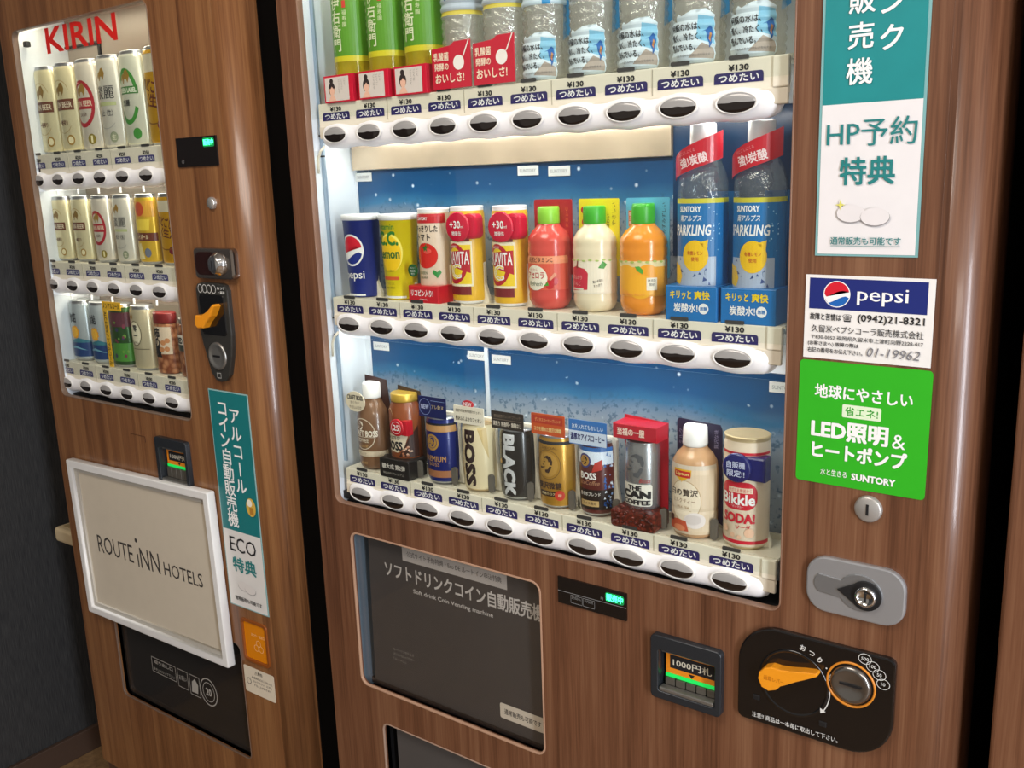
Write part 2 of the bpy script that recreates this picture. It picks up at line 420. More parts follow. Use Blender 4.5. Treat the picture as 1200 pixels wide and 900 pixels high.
def shelf(parent, xs, z, base, x0, x1, price, tabw, tabc, depth=.066, bx=(.0205, .0098), slots=False, railtop=None):
    """tray, price rail with labels, button bar with buttons for one row"""
    tr = MB().box(x0, x1, .010, depth, z+base-.004, z+base-.0005, CREAM).box(x0, x1, depth-.004, depth, z+base-.0005, z+base+.006, CREAM).build('shelf_tray', parent)
    cm_ = MB().prism(rrect(-.0105, -.0014, .0105, .0026, .0012, 3), .0028, .0045, DKGREY).build('product_clip'); o_ = cm_; cm_ = o_.data; bpy.data.objects.remove(o_)
    for x in xs: link('product_clip', cm_, tr, (x, 0, z+base+(.0012 if base < .036 else .0004)))
    if slots:
        for i, x in enumerate(xs[:-1]):
            xm = (x+xs[i+1])/2+.003
            MB().prism(rrect(xm-.0042, z+base+.001, xm+.0042, z+base+.026, .0035, 4), .020, .024, mat('#5f5a52', .6)).build('slot_shade_plate', tr)  # dark plate painted as the shade inside an open slot
    rail = MB()
    rail.box(x0, x1, .004, .009, z+.006, z+base-.0005, CREAM, .0012)
    rail.box(x0, x1-.0005, .0032, .008, z-.004, z+.012, CREAM2, .0012)
    rail.box(x1-.016, x1, .0018, .008, z+.012, z+base-.001, CREAM, .0012)
    rl = rail.build('price_rail', parent)
    for i in range(len(xs)-1):   # shallow joints between columns
        if i % 2 == 1: MB().box((xs[i]+xs[i+1])/2-.0004, (xs[i]+xs[i+1])/2+.0004, .0033, .0045, z+.014, z+base-.002, mat('#b5ae9b', .6)).build('rail_joint', rl)
    for i, x in enumerate(xs):
        link('price_label', price_mesh(price, tabw, tabc), rl, (x, .0037, z+.0208+(base-.037)*.6))
    bar = button_bar(parent, xs[0]-(.0335 if tabw > .045 else .025), x1-.006, z, xs)
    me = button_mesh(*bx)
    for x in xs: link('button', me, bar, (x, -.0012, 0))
    return bar

def lock_cyl(parent, x, z, r, y):
    l = MB().lathe([(0, r*1.1), (.003, r*1.1), (.004, r*.9), (.004, r*.82), (.0028, r*.78), (.0028, .0001)], CHROME, 28, c=(x, y, z), axis='y', cap=False)
    l.box(x-r*.12, x+r*.12, y-.0032, y-.0026, z-r*.5, z+r*.5, BLACKM)
    return l.build('lock_cylinder', parent)

# ================================================================== SOFT DRINK MACHINE (main)
vm = thing('vending_machine', 'large walnut-finish soft drink vending machine with three rows of ten drinks, in the middle', 'vending machine', (.365, .3, 0))
def P_(o):   # parent keeping the coordinates below in world space
    o.parent = vm; o.matrix_parent_inverse = Matrix.Translation((-.365, -.3, 0)); return o
root = link('door', None); root.empty_display_size = .05; P_(root)
TOPZ = 1.83
win = rrect(-.046, .872, .638, 1.70, .012); post = rrect(-.019, .583, .3235, .829, .014); binr = rrect(.021, .27, .45, .528, .012)
P_(plate('door_panel', [(-.087, .14), (.776, .14), (.776, TOPZ), (-.087, TOPZ)], [win, post, binr, rectp(.4925, .735, .570, .803), ], -.010, -.004, WOOD))
P_(door_corner(None, .776, .818, .14, TOPZ, .036, WOOD))
P_(MB().box(-.083, .812, .035, .70, .06, TOPZ-.01, mat('#2a211d', .5), .004).box(-.06, .79, .06, .68, 0, .06, BLACKM).build('cabinet')) if False else None
cab = MB()
cm = mat('#120e0c', .6)  # near black: the shade of the gap between machines is put into the colour
cab.box(-.085, -.065, .012, .70, .05, TOPZ-.01, cm).box(.79, .812, .062, .70, .05, TOPZ-.01, cm).box(-.065, .79, .68, .70, .05, TOPZ-.01, cm).box(-.065, .79, .05, .68, TOPZ-.03, TOPZ-.01, cm).box(-.065, .79, .03, .68, .05, .14, cm)
for x in (-.04, .74):
    for y in (.08, .62): cab.lathe([(0, .02), (.05, .02)], BLACKM, 12, c=(x, y, 0))
P_(cab.build('cabinet'))
# bright window frame and liner
P_(lab(plate('window_trim', rrect(-.0468, .8712, .6388, 1.7008, .0128), [rrect(-.0452, .8728, .6372, 1.6992, .011)], -.0108, .0, mat('#8a6a56', .35)), 'thin trim round the display window'))
lin_b = MB()
lin_b.box(-.060, -.0462, -.0035, .082, .86, 1.75, LINER).box(.6382, .655, -.0035, .082, .86, 1.75, LINER).box(-.046, .638, -.0035, .082, 1.74, 1.75, LINER).box(-.046, .638, .013, .078, .858, .868, BLACKM)
lin_b.box(-.046, .638, .074, .082, .868, 1.74, LINER)
lin_b.box(-.046, -.040, .0125, .0155, .93, 1.70, mat('#9fb2c4', .3, .4))
P_(lin_b.build('window_liner'))
for z in (1.372, 1.40, 1.12, 1.145): P_(MB().box(-.0462, -.0385, .0115, .0135, z, z+.0022, BLACKM).build('frame_joint'))
P_(MB().box(-.045, -.033, .006, .02, .873, .885, BLACKM).build('frame_joint'))
def night_mat(zt, zb, name):
    m = bpy.data.materials.new(name); m.use_nodes = True; nt = m.node_tree; b = nt.nodes['Principled BSDF']; b.inputs['Roughness'].default_value = .3
    tc = nt.nodes.new('ShaderNodeTexCoord'); sp = nt.nodes.new('ShaderNodeSeparateXYZ'); nt.links.new(tc.outputs['Object'], sp.inputs[0])
    def N(t, **k):
        n = nt.nodes.new(t)
        for a, v in k.items(): setattr(n, a, v)
        return n
    nz = N('ShaderNodeTexNoise'); nz.inputs['Scale'].default_value = 9; nt.links.new(tc.outputs['Object'], nz.inputs['Vector'])
    mr = N('ShaderNodeMapRange'); mr.inputs['From Min'].default_value = zt; mr.inputs['From Max'].default_value = zb; nt.links.new(sp.outputs['Z'], mr.inputs['Value'])
    ad = N('ShaderNodeMath', operation='MULTIPLY_ADD'); ad.inputs[1].default_value = .35; nt.links.new(nz.outputs['Fac'], ad.inputs[0]); nt.links.new(mr.outputs[0], ad.inputs[2])
    sb = N('ShaderNodeMath', operation='SUBTRACT'); sb.inputs[1].default_value = .17; nt.links.new(ad.outputs[0], sb.inputs[0])
    r = N('ShaderNodeValToRGB'); e = r.color_ramp.elements; e[0].position = 0; e[0].color = (*lin('#0a3459'), 1); e[1].position = 1; e[1].color = (*lin('#9aa6b2'), 1)
    for p, c in ((.45, '#134a78'), (.62, '#2f6b94'), (.76, '#7288a0')): q = e.new(p); q.color = (*lin(c), 1)
    nt.links.new(sb.outputs[0], r.inputs[0])
    vo = N('ShaderNodeTexVoronoi'); vo.inputs['Scale'].default_value = 46; nt.links.new(tc.outputs['Object'], vo.inputs['Vector'])
    lt = N('ShaderNodeMapRange'); lt.inputs['From Min'].default_value = .02; lt.inputs['From Max'].default_value = .14; lt.inputs['To Min'].default_value = .85; lt.inputs['To Max'].default_value = 0
    nt.links.new(vo.outputs['Distance'], lt.inputs['Value'])
    n3 = N('ShaderNodeTexNoise'); n3.inputs['Scale'].default_value = 30; nt.links.new(tc.outputs['Object'], n3.inputs['Vector'])
    gt = N('ShaderNodeMath', operation='GREATER_THAN'); gt.inputs[1].default_value = .42; nt.links.new(n3.outputs['Fac'], gt.inputs[0])
    mu = N('ShaderNodeMath', operation='MULTIPLY'); nt.links.new(lt.outputs[0], mu.inputs[0]); nt.links.new(gt.outputs[0], mu.inputs[1])
    mx = N('ShaderNodeMixRGB'); mx.inputs[2].default_value = (*lin('#d7e6f2'), 1); nt.links.new(mu.outputs[0], mx.inputs[0]); nt.links.new(r.outputs[0], mx.inputs[1])
    sk = N('ShaderNodeTexNoise'); sk.inputs['Scale'].default_value = 190; sk.inputs['Detail'].default_value = 2; nt.links.new(tc.outputs['Object'], sk.inputs['Vector'])
    g2 = N('ShaderNodeMapRange'); g2.inputs['From Min'].default_value = .56; g2.inputs['From Max'].default_value = .66; nt.links.new(sk.outputs['Fac'], g2.inputs['Value'])
    g3 = N('ShaderNodeMapRange'); g3.inputs['From Min'].default_value = .45; g3.inputs['From Max'].default_value = .72; g3.inputs['To Max'].default_value = .7; nt.links.new(sb.outputs[0], g3.inputs['Value'])
    m2 = N('ShaderNodeMath', operation='MULTIPLY'); nt.links.new(g2.outputs[0], m2.inputs[0]); nt.links.new(g3.outputs[0], m2.inputs[1])
    mx2 = N('ShaderNodeMixRGB'); mx2.inputs[2].default_value = (*lin('#2c5674'), 1); nt.links.new(m2.outputs[0], mx2.inputs[0]); nt.links.new(mx.outputs[0], mx2.inputs[1])
    nt.links.new(mx2.outputs[0], b.inputs['Base Color'])
    return m
NM2 = night_mat(1.365, 1.268, 'starry_blue_panel'); NM3 = night_mat(1.120, 1.022, 'starry_blue_panel')
P_(lab(MB().box(-.0375, .636, .0712, .0738, 1.158, 1.352, NM2, .0005).build('back_panel'), 'blue starry panel behind the middle row'))
P_(lab(MB().box(-.0325, .636, .0712, .0738, .905, 1.113, NM3, .0005).build('back_panel'), 'blue starry panel behind the bottom row'))
P_(lab(MB().box(.47, .637, .0705, .0712, 1.24, 1.40, mat('#0a3459', .3), .0002).build('back_panel'), 'dark blue panel behind the tall bottles'))
P_(MB().box(.186, .1915, .069, .0745, .905, 1.113, mat('#c9d2da', .35)).build('panel_divider'))
P_(lab(MB().prism([(-.04, 1.353), (.4695, 1.353), (.4695, 1.388), (-.04, 1.388)], .066, .0735, mat('#cbb9a0', .25, .45, 0, 0, .35, 14)).build('reflector_strip'), 'shiny beige strip under the top row'))
def maker_tag(x, z, y=.071, parent=None):
    b = MB().box(x-.016, x+.016, y-.0012, y-.0004, z-.006, z+.006, mat('#c9cccb', .5), .0002).build('panel_tag'); P_(b)
    Print(flat(y-.0012, x, z)).text('SUNTORY', 0, 0, .0042, GREY, w=.025, bold=.02).build('tag_lettering', b)
for x, z in ((-.023, 1.343), (.268, 1.343), (.315, 1.341), (-.01, 1.097), (.172, 1.098), (.214, 1.096), (.605, 1.098)): maker_tag(x, z)
for z0, z1 in ((1.422, 1.695), (1.160, 1.380), (.908, 1.122)): P_(MB().box(-.044, .637, -.0008, .0004, z0, z1, GLASS).build('glass_pane'))
LED = mat('#fff6ea', .4, 0, 0, 4.0)
def led(parentf, x0, x1, z, power, col=(1, .96, .9), y=.018):
    o = MB().box(x0, x1, y-.004, y+.004, z+.001, z+.004, mat('#fffaf2', .4, 0, 0, 1.0)).build('light_strip'); parentf(o)
    l = area('display_light', ((x0+x1)/2, y, z), ((x0+x1)/2, y+.02, z-.2), x1-x0, .008, power, col); parentf(l)
XS = [k*.064 for k in range(10)]
ROWZ = (1.400, 1.1408, .8886)
base1, base2, base3 = .0425, .037, .035
for z, bs, sl in ((1.400, base1, False), (1.1408, base2, False), (.8886, base3, True)):
    P_(shelf(None, XS, z, bs, -.0345, .6275, '130', .052, '#2d2862', slots=sl))
for o in list(C.objects):
    if o.parent is None and o.name.split('.')[0] in ('shelf_tray', 'price_rail'): P_(o)
led(P_, -.03, .60, 1.392, .55, y=.026); led(P_, -.03, .60, 1.132, .55, y=.026); led(P_, -.03, .62, 1.725, .9, y=.014)
# cable loops at the left ends of the bars
for z in (1.40, 1.1408):
    P_(MB().tube([(-.030, .006, z-.014), (-.036, .004, z-.020), (-.041, .003, z-.030), (-.0435, .004, z-.050)], .0018, CREAM).build('cable'))
# lower poster window
P_(lab(plate('poster_window_trim', rrect(-.0208, .5812, .3253, .8308, .0148), [rrect(-.0182, .5838, .3227, .8282, .0125)], -.0106, -.0068, mat('#b8937a', .35)), 'pale rim of the poster window'))
P_(MB().box(-.03, .34, .038, .042, .57, .84, mat('#6c7d8c', .3)).box(-.0235, -.0195, -.0035, .04, .57, .84, mat('#5f6d78', .3)).box(.3245, .33, .012, .04, .57, .84, BLACKM).box(-.02, .325, .012, .04, .5735, .5825, BLACKM).box(-.02, .325, .012, .04, .8295, .84, BLACKM).build('poster_recess'))
ps = thing('poster', 'dark grey poster about the soft drink coin vending machine, behind the lower window', 'poster', (.155, .007, .585))
PB = mat('#423e3b', .55, 0, 0, 0, .08, 30)
px0, px1, pz0, pz1 = -.0155-.155, .3235-.155, 0, .243
MB().prism([(px0+.009, pz0), (px1, pz0), (px1, pz1), (px0+.015, pz1)], 0, .0012, PB).build('poster_sheet', ps)
pp = Print(flat(0))
pp.rect(-.087, .2125, .103, .2365, mat('#a8a39c', .6)); pp.text('公式サイト予約特典・Eco DE ルートイン申込特典', .008, .2245, .009, mat('#4a4644', .6), w=.172, bold=.012)
pp.text('ソフトドリンクコイン自動販売機', .019, .1925, .0235, mat('#b9b5ae', .5), w=.286, bold=.028)
pp.text('Soft drink Coin Vending machine', .004, .168, .0082, mat('#b9b5ae', .5), w=.146, bold=.02)
for i, t in enumerate(('ルートインホテルズ', 'オリジナルキャラクター', '「ルートン」')): pp.text(t, -.118, .064-i*.008, .005, mat('#97938d', .5), maxw=.042, al='l')
pp.rect(.083, .018, .160, .041, mat('#c9c0ae', .5), r=.003); pp.text('通常販売も可能です', .1215, .0295, .0085, INK, w=.062, bold=.02)
pp.build('poster_lettering', ps)
P_(lab(MB().box(-.018, .3225, -.002, -.001, .584, .828, clear('poster_pane', '#ffffff', fres=1.3, rough=.03)).build('poster_window_pane'), 'clear pane over the poster'))
# retrieval bin
P_(plate('bin_trim', rrect(.0195, .2685, .4515, .5295, .013), [rrect(.0215, .2705, .4495, .5275, .012)], -.0106, -.0068, mat('#a98e7c', .35)))
P_(MB().box(.015, .46, .16, .165, .25, .55, BLACKM).box(.012, .018, .012, .16, .25, .55, BLACKM).box(.452, .458, .012, .16, .25, .55, BLACKM).box(.018, .452, .012, .16, .529, .535, BLACKM).box(.018, .452, .012, .16, .255, .268, BLACKM).build('bin_housing'))
P_(lab(MB().prism(rrect(.035, .275, .446, .522, .008), .004, .008, mat('#4c4a49', .35)).build('bin_flap'), 'dark grey hinged flap'))
# display panel
dp = P_(MB().prism([(.3535, .8125), (.4515, .8125), (.4515, .8475), (.3535, .8475)], -.0125, -.009, BLACKG).build('credit_display'))
GRN = mat('#35f08a', .5, 0, 0, 6.0)
q = Print(flat(-.0125, .4025, .83)); q.rect(.020, .0015, .046, .0135, mat('#067a40', .5, 0, 0, .6), r=.003); q.text('販売中', .033, .0075, .0088, GRN, w=.0225, bold=.04)
q.build('lit_lettering', dp)
q = Print(flat(-.0125, .4025, .83)); LN = mat('#8d8d8d', .5)
q.rect(-.049, -.0012, .049, -.0006, LN)
for a in (-.030, -.012): q.polys([[(a, -.0135), (a+.017, -.0135), (a+.017, -.0130), (a, -.0130)], [(a, -.0034), (a+.017, -.0034), (a+.017, -.0029), (a, -.0029)], [(a, -.0135), (a+.0004, -.0135), (a+.0004, -.003), (a, -.003)], [(a+.0166, -.0135), (a+.017, -.0135), (a+.017, -.003), (a+.0166, -.003)]], LN)
q.text('釣切れ', -.0215, -.006, .0035, LN, w=.013).text('千円切れ', -.0035, -.006, .0035, LN, w=.013).text('円', .0155, .0035, .0035, LN)
q.build('panel_lettering', dp)
# bill slot
def bill_slot(x0, z0, x1, z1, pf, s=1.0):
    W = x1-x0; H = z1-z0
    bz = plate('bill_slot', rrect(x0, z0, x1, z1, .006*s), [rrect(x0+.010*s, z0+.010*s, x1-.008*s, z1-.018*s, .003*s)], -.019, .0, mat('#2e3237', .25, .3), None, .0012); pf(bz)
    MB().box(x0+.010*s, x1-.008*s, .0, .0015, z0+.010*s, z1-.018*s, BLACKM).build('slot_back', bz)
    ux0, ux1 = x0+.014*s, x1-.009*s; w_ = ux1-ux0; zt = z1-.022*s
    # sloping guide, orange plate, green lamp, ribbed lip
    MB().box(ux0-.003*s, ux1, -.012, -.006, zt-.001, zt+.004*s, STEEL, .001).build('guide_bar', bz)
    MB().box(ux0-.003*s, ux1, -.0185, -.008, z0+.010*s, z0+.0155*s, STEEL, .0015).build('guide_bar', bz)
    MB().box(ux0, ux1, -.0055, -.001, z1-.051*s, zt-.001, ORINK).build('bill_label', bz)
    q = Print(flat(-.0055, (ux0+ux1)/2, zt-.001)); q.rect(-w_*.42, -.021*s, w_*.44, -.004*s, INK); q.text('1000円札', .0005, -.0125*s, .0095*s, mat('#d8d2bf', .5), w=w_*.74, bold=.015)
    q.poly([(-.004*s, -.0225*s), (.004*s, -.0225*s), (0, -.0275*s)], INK); q.build('label_lettering', bz)
    MB().box(ux0, ux1, -.0065, -.001, z1-.0555*s, z1-.0515*s, mat('#18c050', .4, 0, 0, .8)).build('green_lamp', bz)
    n = 5; g = MB()
    for i in range(n):
        a = ux0+w_*i/n; g.box(a+.0006, a+w_/n-.0006, -.009, -.0035, z0+.0155*s, z1-.0562*s, mat('#5a564e', .4, .3), .0008)
    g.build('ribbed_lip', bz)
    return bz
bill_slot(.4866, .729, .5758, .8095, P_)
# small round service lock
P_(MB().lathe([(0, .0135), (.003, .0132), (.0045, .0115), (.005, .0001)], mat('#b4b1ac', .35, .5), 28, c=(.7247, -.010, 1.005), axis='y', cap=False).box(.7235, .7259, -.0156, -.0148, .9995, 1.0105, BLACKM).build('service_lock'))
# silver lock plate
lp = P_(MB().prism(rrect(.667, .8875, .765, .9475, .021, 7), -.0155, -.008, mat('#b0b2b5', .35, .6), .0018).build('lock_plate'))
q = MB(); teardrop = circ(.722, .917, .022, .0195, 20, -150, 150)+circ(.688, .919, .0125, .0125, 10, 130, 230)
q.prism(teardrop, -.0168, -.0150, mat('#9a9da0', .3, .7), .0006); q.build('lock_cover', lp)
td2 = circ(.728, .916, .0155, .0155, 18, -140, 140)+[(.700, .917)]
MB().prism(td2, -.019, -.0165, BLACKM, .0006).build('lock_surround', lp)
lock_cyl(lp, .7285, .916, .0095, -.019)
# coin panel
def arc(cx, cz, r, a0, a1, n=10): return [(cx+r*math.cos(math.radians(a0+(a1-a0)*i/n)), cz+r*math.sin(math.radians(a0+(a1-a0)*i/n))) for i in range(n+1)]
o_ = arc(.752, .846, .008, 0, 90, 4)+arc(.640, .8085, .0455, 90, 180)+arc(.6025, .746, .008, 180, 270, 4)+arc(.7145, .7835, .0455, 270, 360)
cp = P_(lab(MB().prism(o_, -.016, -.008, BLACKG, .002).build('coin_panel'), 'glossy black coin panel'))
cx_, cz_ = .657, .7975
q = MB().lathe([(0, .038), (.0012, .038), (.0012, .0355), (-.001, .034), (-.001, .0001)], BLACKG, 40, c=(cx_, -.016, cz_), axis='y', cap=False); q.build('lever_dish', cp)
lv = [(.6224, .7981), (.6232, .8054), (.6288, .8121), (.6363, .8154), (.6447, .815), (.6568, .8167), (.6704, .8199), (.6847, .8223), (.6862, .8200), (.6848, .8185), (.6751, .8126), (.6635, .806), (.6545, .8001), (.6471, .7958), (.6426, .7903), (.6341, .7866), (.6264, .7892)]
lever = lab(MB().prism(lv[::-1], -.028, -.0162, ORANGE, .0012).build('return_lever', cp), 'orange coin return lever')
Print(flat(-.028)).text('返却レバー', .640, .802, .0055, mat('#c67a10', .5), w=.022, bold=.02).build('lever_lettering', lever)
q = MB().lathe([(0, .0250), (.0016, .0250), (.0016, .0232), (.0, .0228)], mat('#d9882a', .3), 44, c=(.7172, -.016, .8150), axis='y', cap=False)
lab(q.build('coin_ring', cp), 'orange ring round the coin slot')
q = MB().lathe([(0, .0208), (.002, .0208), (.0045, .018), (.0045, .0155), (.0022, .0115), (.0016, .0001)], mat('#8a8783', .22, .9), 40, c=(.7172, -.016, .8150), axis='y', cap=False)
q.box(.7062, .7282, -.0192, -.0178, .8138, .8160, BLACKM); q.build('coin_slot', cp)
q = Print(flat(-.016)); W_ = mat('#dcdcd8', .5)
for i, ch in enumerate('おつり・返却'):
    a = math.radians(78-i*13); q.text(ch, cx_+.0445*math.cos(a), cz_+.0445*math.sin(a), .0075, W_, em=True, bold=.02, rot=math.degrees(a)-90)
for i, t in enumerate(('500', '100', '50', '10')):
    x, z = ((.7301, .8477), (.7380, .8415), (.7448, .8345), (.7490, .8255))[i]
    q.ring(x, z, .0066, .0058, .0006, W_); q.text(t, x, z, .0036, W_, maxw=.0085, bold=.01)
q.text('注意!! 商品は一本毎に取出して下さい。', .6595, .7475, .0062, W_, w=.094, bold=.012)
q.polys(ring(cx_, cz_, .040, .040, .0011, 14, -35, 25), W_); q.poly([(cx_+.0305, cz_-.0245), (cx_+.036, cz_-.0215), (cx_+.0300, cz_-.0185)], W_)
q.build('panel_lettering', cp)
for x, z in ((.6165, .768), (.690, .7605)): MB().box(x-.004, x+.004, -.0172, -.0155, z-.003, z+.003, BLACKM, .0008).build('panel_tab', cp)

# ---- stickers and signs on the right stile
def sheet(name, label, cat, x0, z0, x1, z1, t=.0006, m=PAPER, r=0, rot=0, y=-.0104, group=None):
    cx, cz = (x0+x1)/2, (z0+z1)/2
    T = thing(name, label, cat, (cx, y, cz), group); T.rotation_euler = (0, math.radians(rot), 0)
    w_, h_ = (x1-x0)/2, (z1-z0)/2
    pts = rrect(-w_, -h_, w_, h_, r, 4) if r else [(-w_, -h_), (w_, -h_), (w_, h_), (-w_, h_)]
    MB().prism(pts, -t, 0, m).build('sheet', T)
    return T, Print(flat(-t)), w_, h_
LAM = mat('#7fb0b0', .25)
T, q, w_, h_ = sheet('laminated_sign', 'tall laminated teal and white paper sign taped right of the drinks window', 'sign', .6635, 1.2515, .7575, 1.66, .0009, LAM, rot=0)
q.rect(-w_+.0025, .139-h_, w_-.0025, h_-.002, mat('#1f8a8c', .35, 0, 0, 0, .10, 30)); q.rect(-w_+.0025, .002-h_, w_-.0025, .139-h_, mat('#e9e6e6', .35))
q.column('ソフトドリンク', .0150, -h_+.3755, .0245, PWHITE, .0305, .02); q.column('コイン自動販売機', -.0115, -h_+.3795, .0245, PWHITE, .0305, .02)
q.text('HP予約', .001, -h_+.113, .0245, TEALINK, w=.080, bold=.006); q.text('特典', -.001, -h_+.0785, .0245, TEALINK, w=.049, bold=.028)
for a, b_ in ((-.014, .0395), (.008, .0365)):
    q.circle(a, -h_+b_, .0135, mat('#8f8b8b', .5), .0085); q.circle(a, -h_+b_+.0005, .0131, mat('#e6e2e2', .4), .0081)
q.poly([(-.024, -h_+.053), (-.023, -h_+.0488), (-.019, -h_+.048), (-.023, -h_+.047), (-.024, -h_+.043), (-.025, -h_+.047), (-.029, -h_+.048), (-.025, -h_+.0488)], mat('#ddd866', .5))
q.text('通常販売も可能です', 0, -h_+.0145, .0072, TEALINK, w=.064, bold=.02); q.rect(-.032, -h_+.0095, .032, -h_+.0099, TEALINK)
q.build('sign_print', T)
T, q, w_, h_ = sheet('contact_sticker', 'white sticker with blue cola banner and telephone number above the green sticker', 'sticker', .6552, 1.1510, .7742, 1.2328, .0004, PAPER, rot=.4)
q.rect(-w_+.004, h_-.033, w_-.006, h_-.003, mat('#1d2a73', .35))
gx, gz = -.029, h_-.018
def globe(q, gx, gz, r, rim):
    q.circle(gx, gz, r, PWHITE)
    def yy(t, k): return k*r+ .22*r*math.sin(t*2.4)
    up = [(gx+r*.93*math.cos(a), gz+r*.93*math.sin(a)) for a in [math.radians(12+168*i/16) for i in range(17)]]
    wave = [(gx-r*.93+1.86*r*i/12*.98, gz+.02*r+.27*r*math.sin(-1.2+i/12*3.6)-(.02)*r) for i in range(1, 12)]
    q.poly(up+wave, mat('#d2192f', .4))
    dn = [(gx+r*.93*math.cos(a), gz+r*.93*math.sin(a)) for a in [math.radians(345-145*i/14) for i in range(15)]]
    wave2 = [(gx-r*.80+1.62*r*i/10, gz-.42*r+.30*r*math.sin(-1.4+i/10*3.0)) for i in range(1, 10)]
    q.poly(dn+wave2, mat(rim, .4))
globe(q, gx, gz, .0128, '#1b63b4')
q.text('pepsi', .0135, h_-.019, .0165, PWHITE, w=.046, bold=.012)
q.text('故障と苦情は', -.039, h_-.0405, .0066, INK, w=.030, bold=.02); q.text('☎', -.018, h_-.0405, .0075, INK, bold=.01); q.text('(0942)21-8321', .022, h_-.0405, .0088, INK, w=.060, bold=.02)
q.text('久留米ペプシコーラ販売株式会社', 0, h_-.0522, .0072, INK, w=.104, bold=.008); q.text('〒830-0052 福岡県久留米市上津町向野2228-417', 0, h_-.0604, .0045, INK, w=.104, bold=.01)
q.text('(お客さまへ) 故障の際は', -.055, h_-.0670, .0048, INK, w=.049, al='l', bold=.02); q.text('右記の番号をお伝え下さい。', -.055, h_-.0735, .0048, INK, w=.053, al='l', bold=.02)
q.text('01-19962', .026, h_-.0715, .0088, mat('#77777c', .6), w=.048, ital=.25)
q.build('sticker_print', T)
T, q, w_, h_ = sheet('eco_sticker', 'bright green square sticker with white lettering above the small round lock', 'sticker', .6515, 1.0232, .7762, 1.1485, .0005, mat('#2fb01f', .4), .004, rot=.5)
q.text('地球にやさしい', 0, h_-.030, .0135, PWHITE, w=.092, bold=.035); q.rect(-.0185, h_-.054, .0185, h_-.041, mat('#dff0cf', .5), r=.0015); q.text('省エネ!', 0, h_-.0475, .0088, mat('#2fa01f', .5), w=.031, bold=.02)
q.text('LED照明', -.011, h_-.0685, .0185, PWHITE, w=.073, bold=.05); q.text('&', .036, h_-.0715, .014, PWHITE, bold=.0); q.text('ヒートポンプ', -.001, h_-.090, .016, PWHITE, w=.090, bold=.05)
q.text('水と生きる', -.024, h_-.1125, .0068, PWHITE, w=.026, bold=.01); q.text('SUNTORY', .0145, h_-.1130, .0066, PWHITE, w=.041, bold=.05)
q.build('sticker_print', T)

# ================================================================== PRODUCTS
def Z(k): return k
class Item:
    def __init__(s, name, label, cat, x, y, z, prof, m, sy=.9, group=None, seg=48, mats=None, holder=None, turn=0):
        s.T = thing(name, label, cat, (x, y, z), group); s.T.rotation_euler = (0, 0, math.radians(turn)); s.sy = sy; s.prof = prof; s.a = max(r for _, r in prof)
        s.body = MB().lathe(prof, m, seg, sy, mats=mats).build('body', s.T)
        if holder:
            w1, w0, h = holder
            pts = [(-w0, -.0012), (w0, -.0012), (w0, .006), (w1, h*.45), (w1, h-.004), (w1-.003, h), (-w1+.003, h), (-w1, h-.004), (-w1, h*.45), (-w0, .006)]
            MB().prism(pts, .001, .006, mat('#f0ead9', .4), .0008).build('holder', s.T)
    def R(s, v):
        p = s.prof
        if v <= p[0][0]: return p[0][1]
        for (z0, r0), (z1, r1) in zip(p, p[1:]):
            if v <= z1: return r0+(r1-r0)*(v-z0)/max(z1-z0, 1e-9)
        return p[-1][1]
    def surf(s):
        def f(u, v, h):
            a = u/s.a; r = s.R(v)+h; return (r*math.sin(a), -r*s.sy*math.cos(a)-h*.2, v)
        return f
    def label(s, step=.004): return Print(s.surf(), step, [z for z, _ in s.prof])
    def cap(s, prof, m, name='cap', y=0, label=None):
        b = MB().lathe(prof, m, 28, 1.0 if s.sy > .7 else s.sy, c=(0, y, 0)); o = b.build(name, s.T)
        if label: lab(o, label)
        return o
def can_prof(r, h, neck=.82, rim=.004):
    return [(0, r*.80), (.0015, r*.84), (rim, r*.95), (rim*1.8, r), (h-rim*2.6, r), (h-rim*1.4, r*.955), (h-rim*.55, r*neck*1.04), (h-.0008, r*neck*1.06), (h, r*neck)]
def can_mats(m, metal=None): 
    metal = metal or SILVER
    return [metal, metal, m, m, m, metal, metal, metal, metal]
def flatcard(parent, pts, y0, t, m, name='card', label=None):
    o = MB().prism(pts, y0, y0+t, m).build(name, parent)
    if label: lab(o, label)
    return o
def rectp(x0, z0, x1, z1): return [(x0, z0), (x1, z0), (x1, z1), (x0, z1)]
BY = .033   # how far the samples stand behind the button line
def IX(k): return k*.064+.0006*k
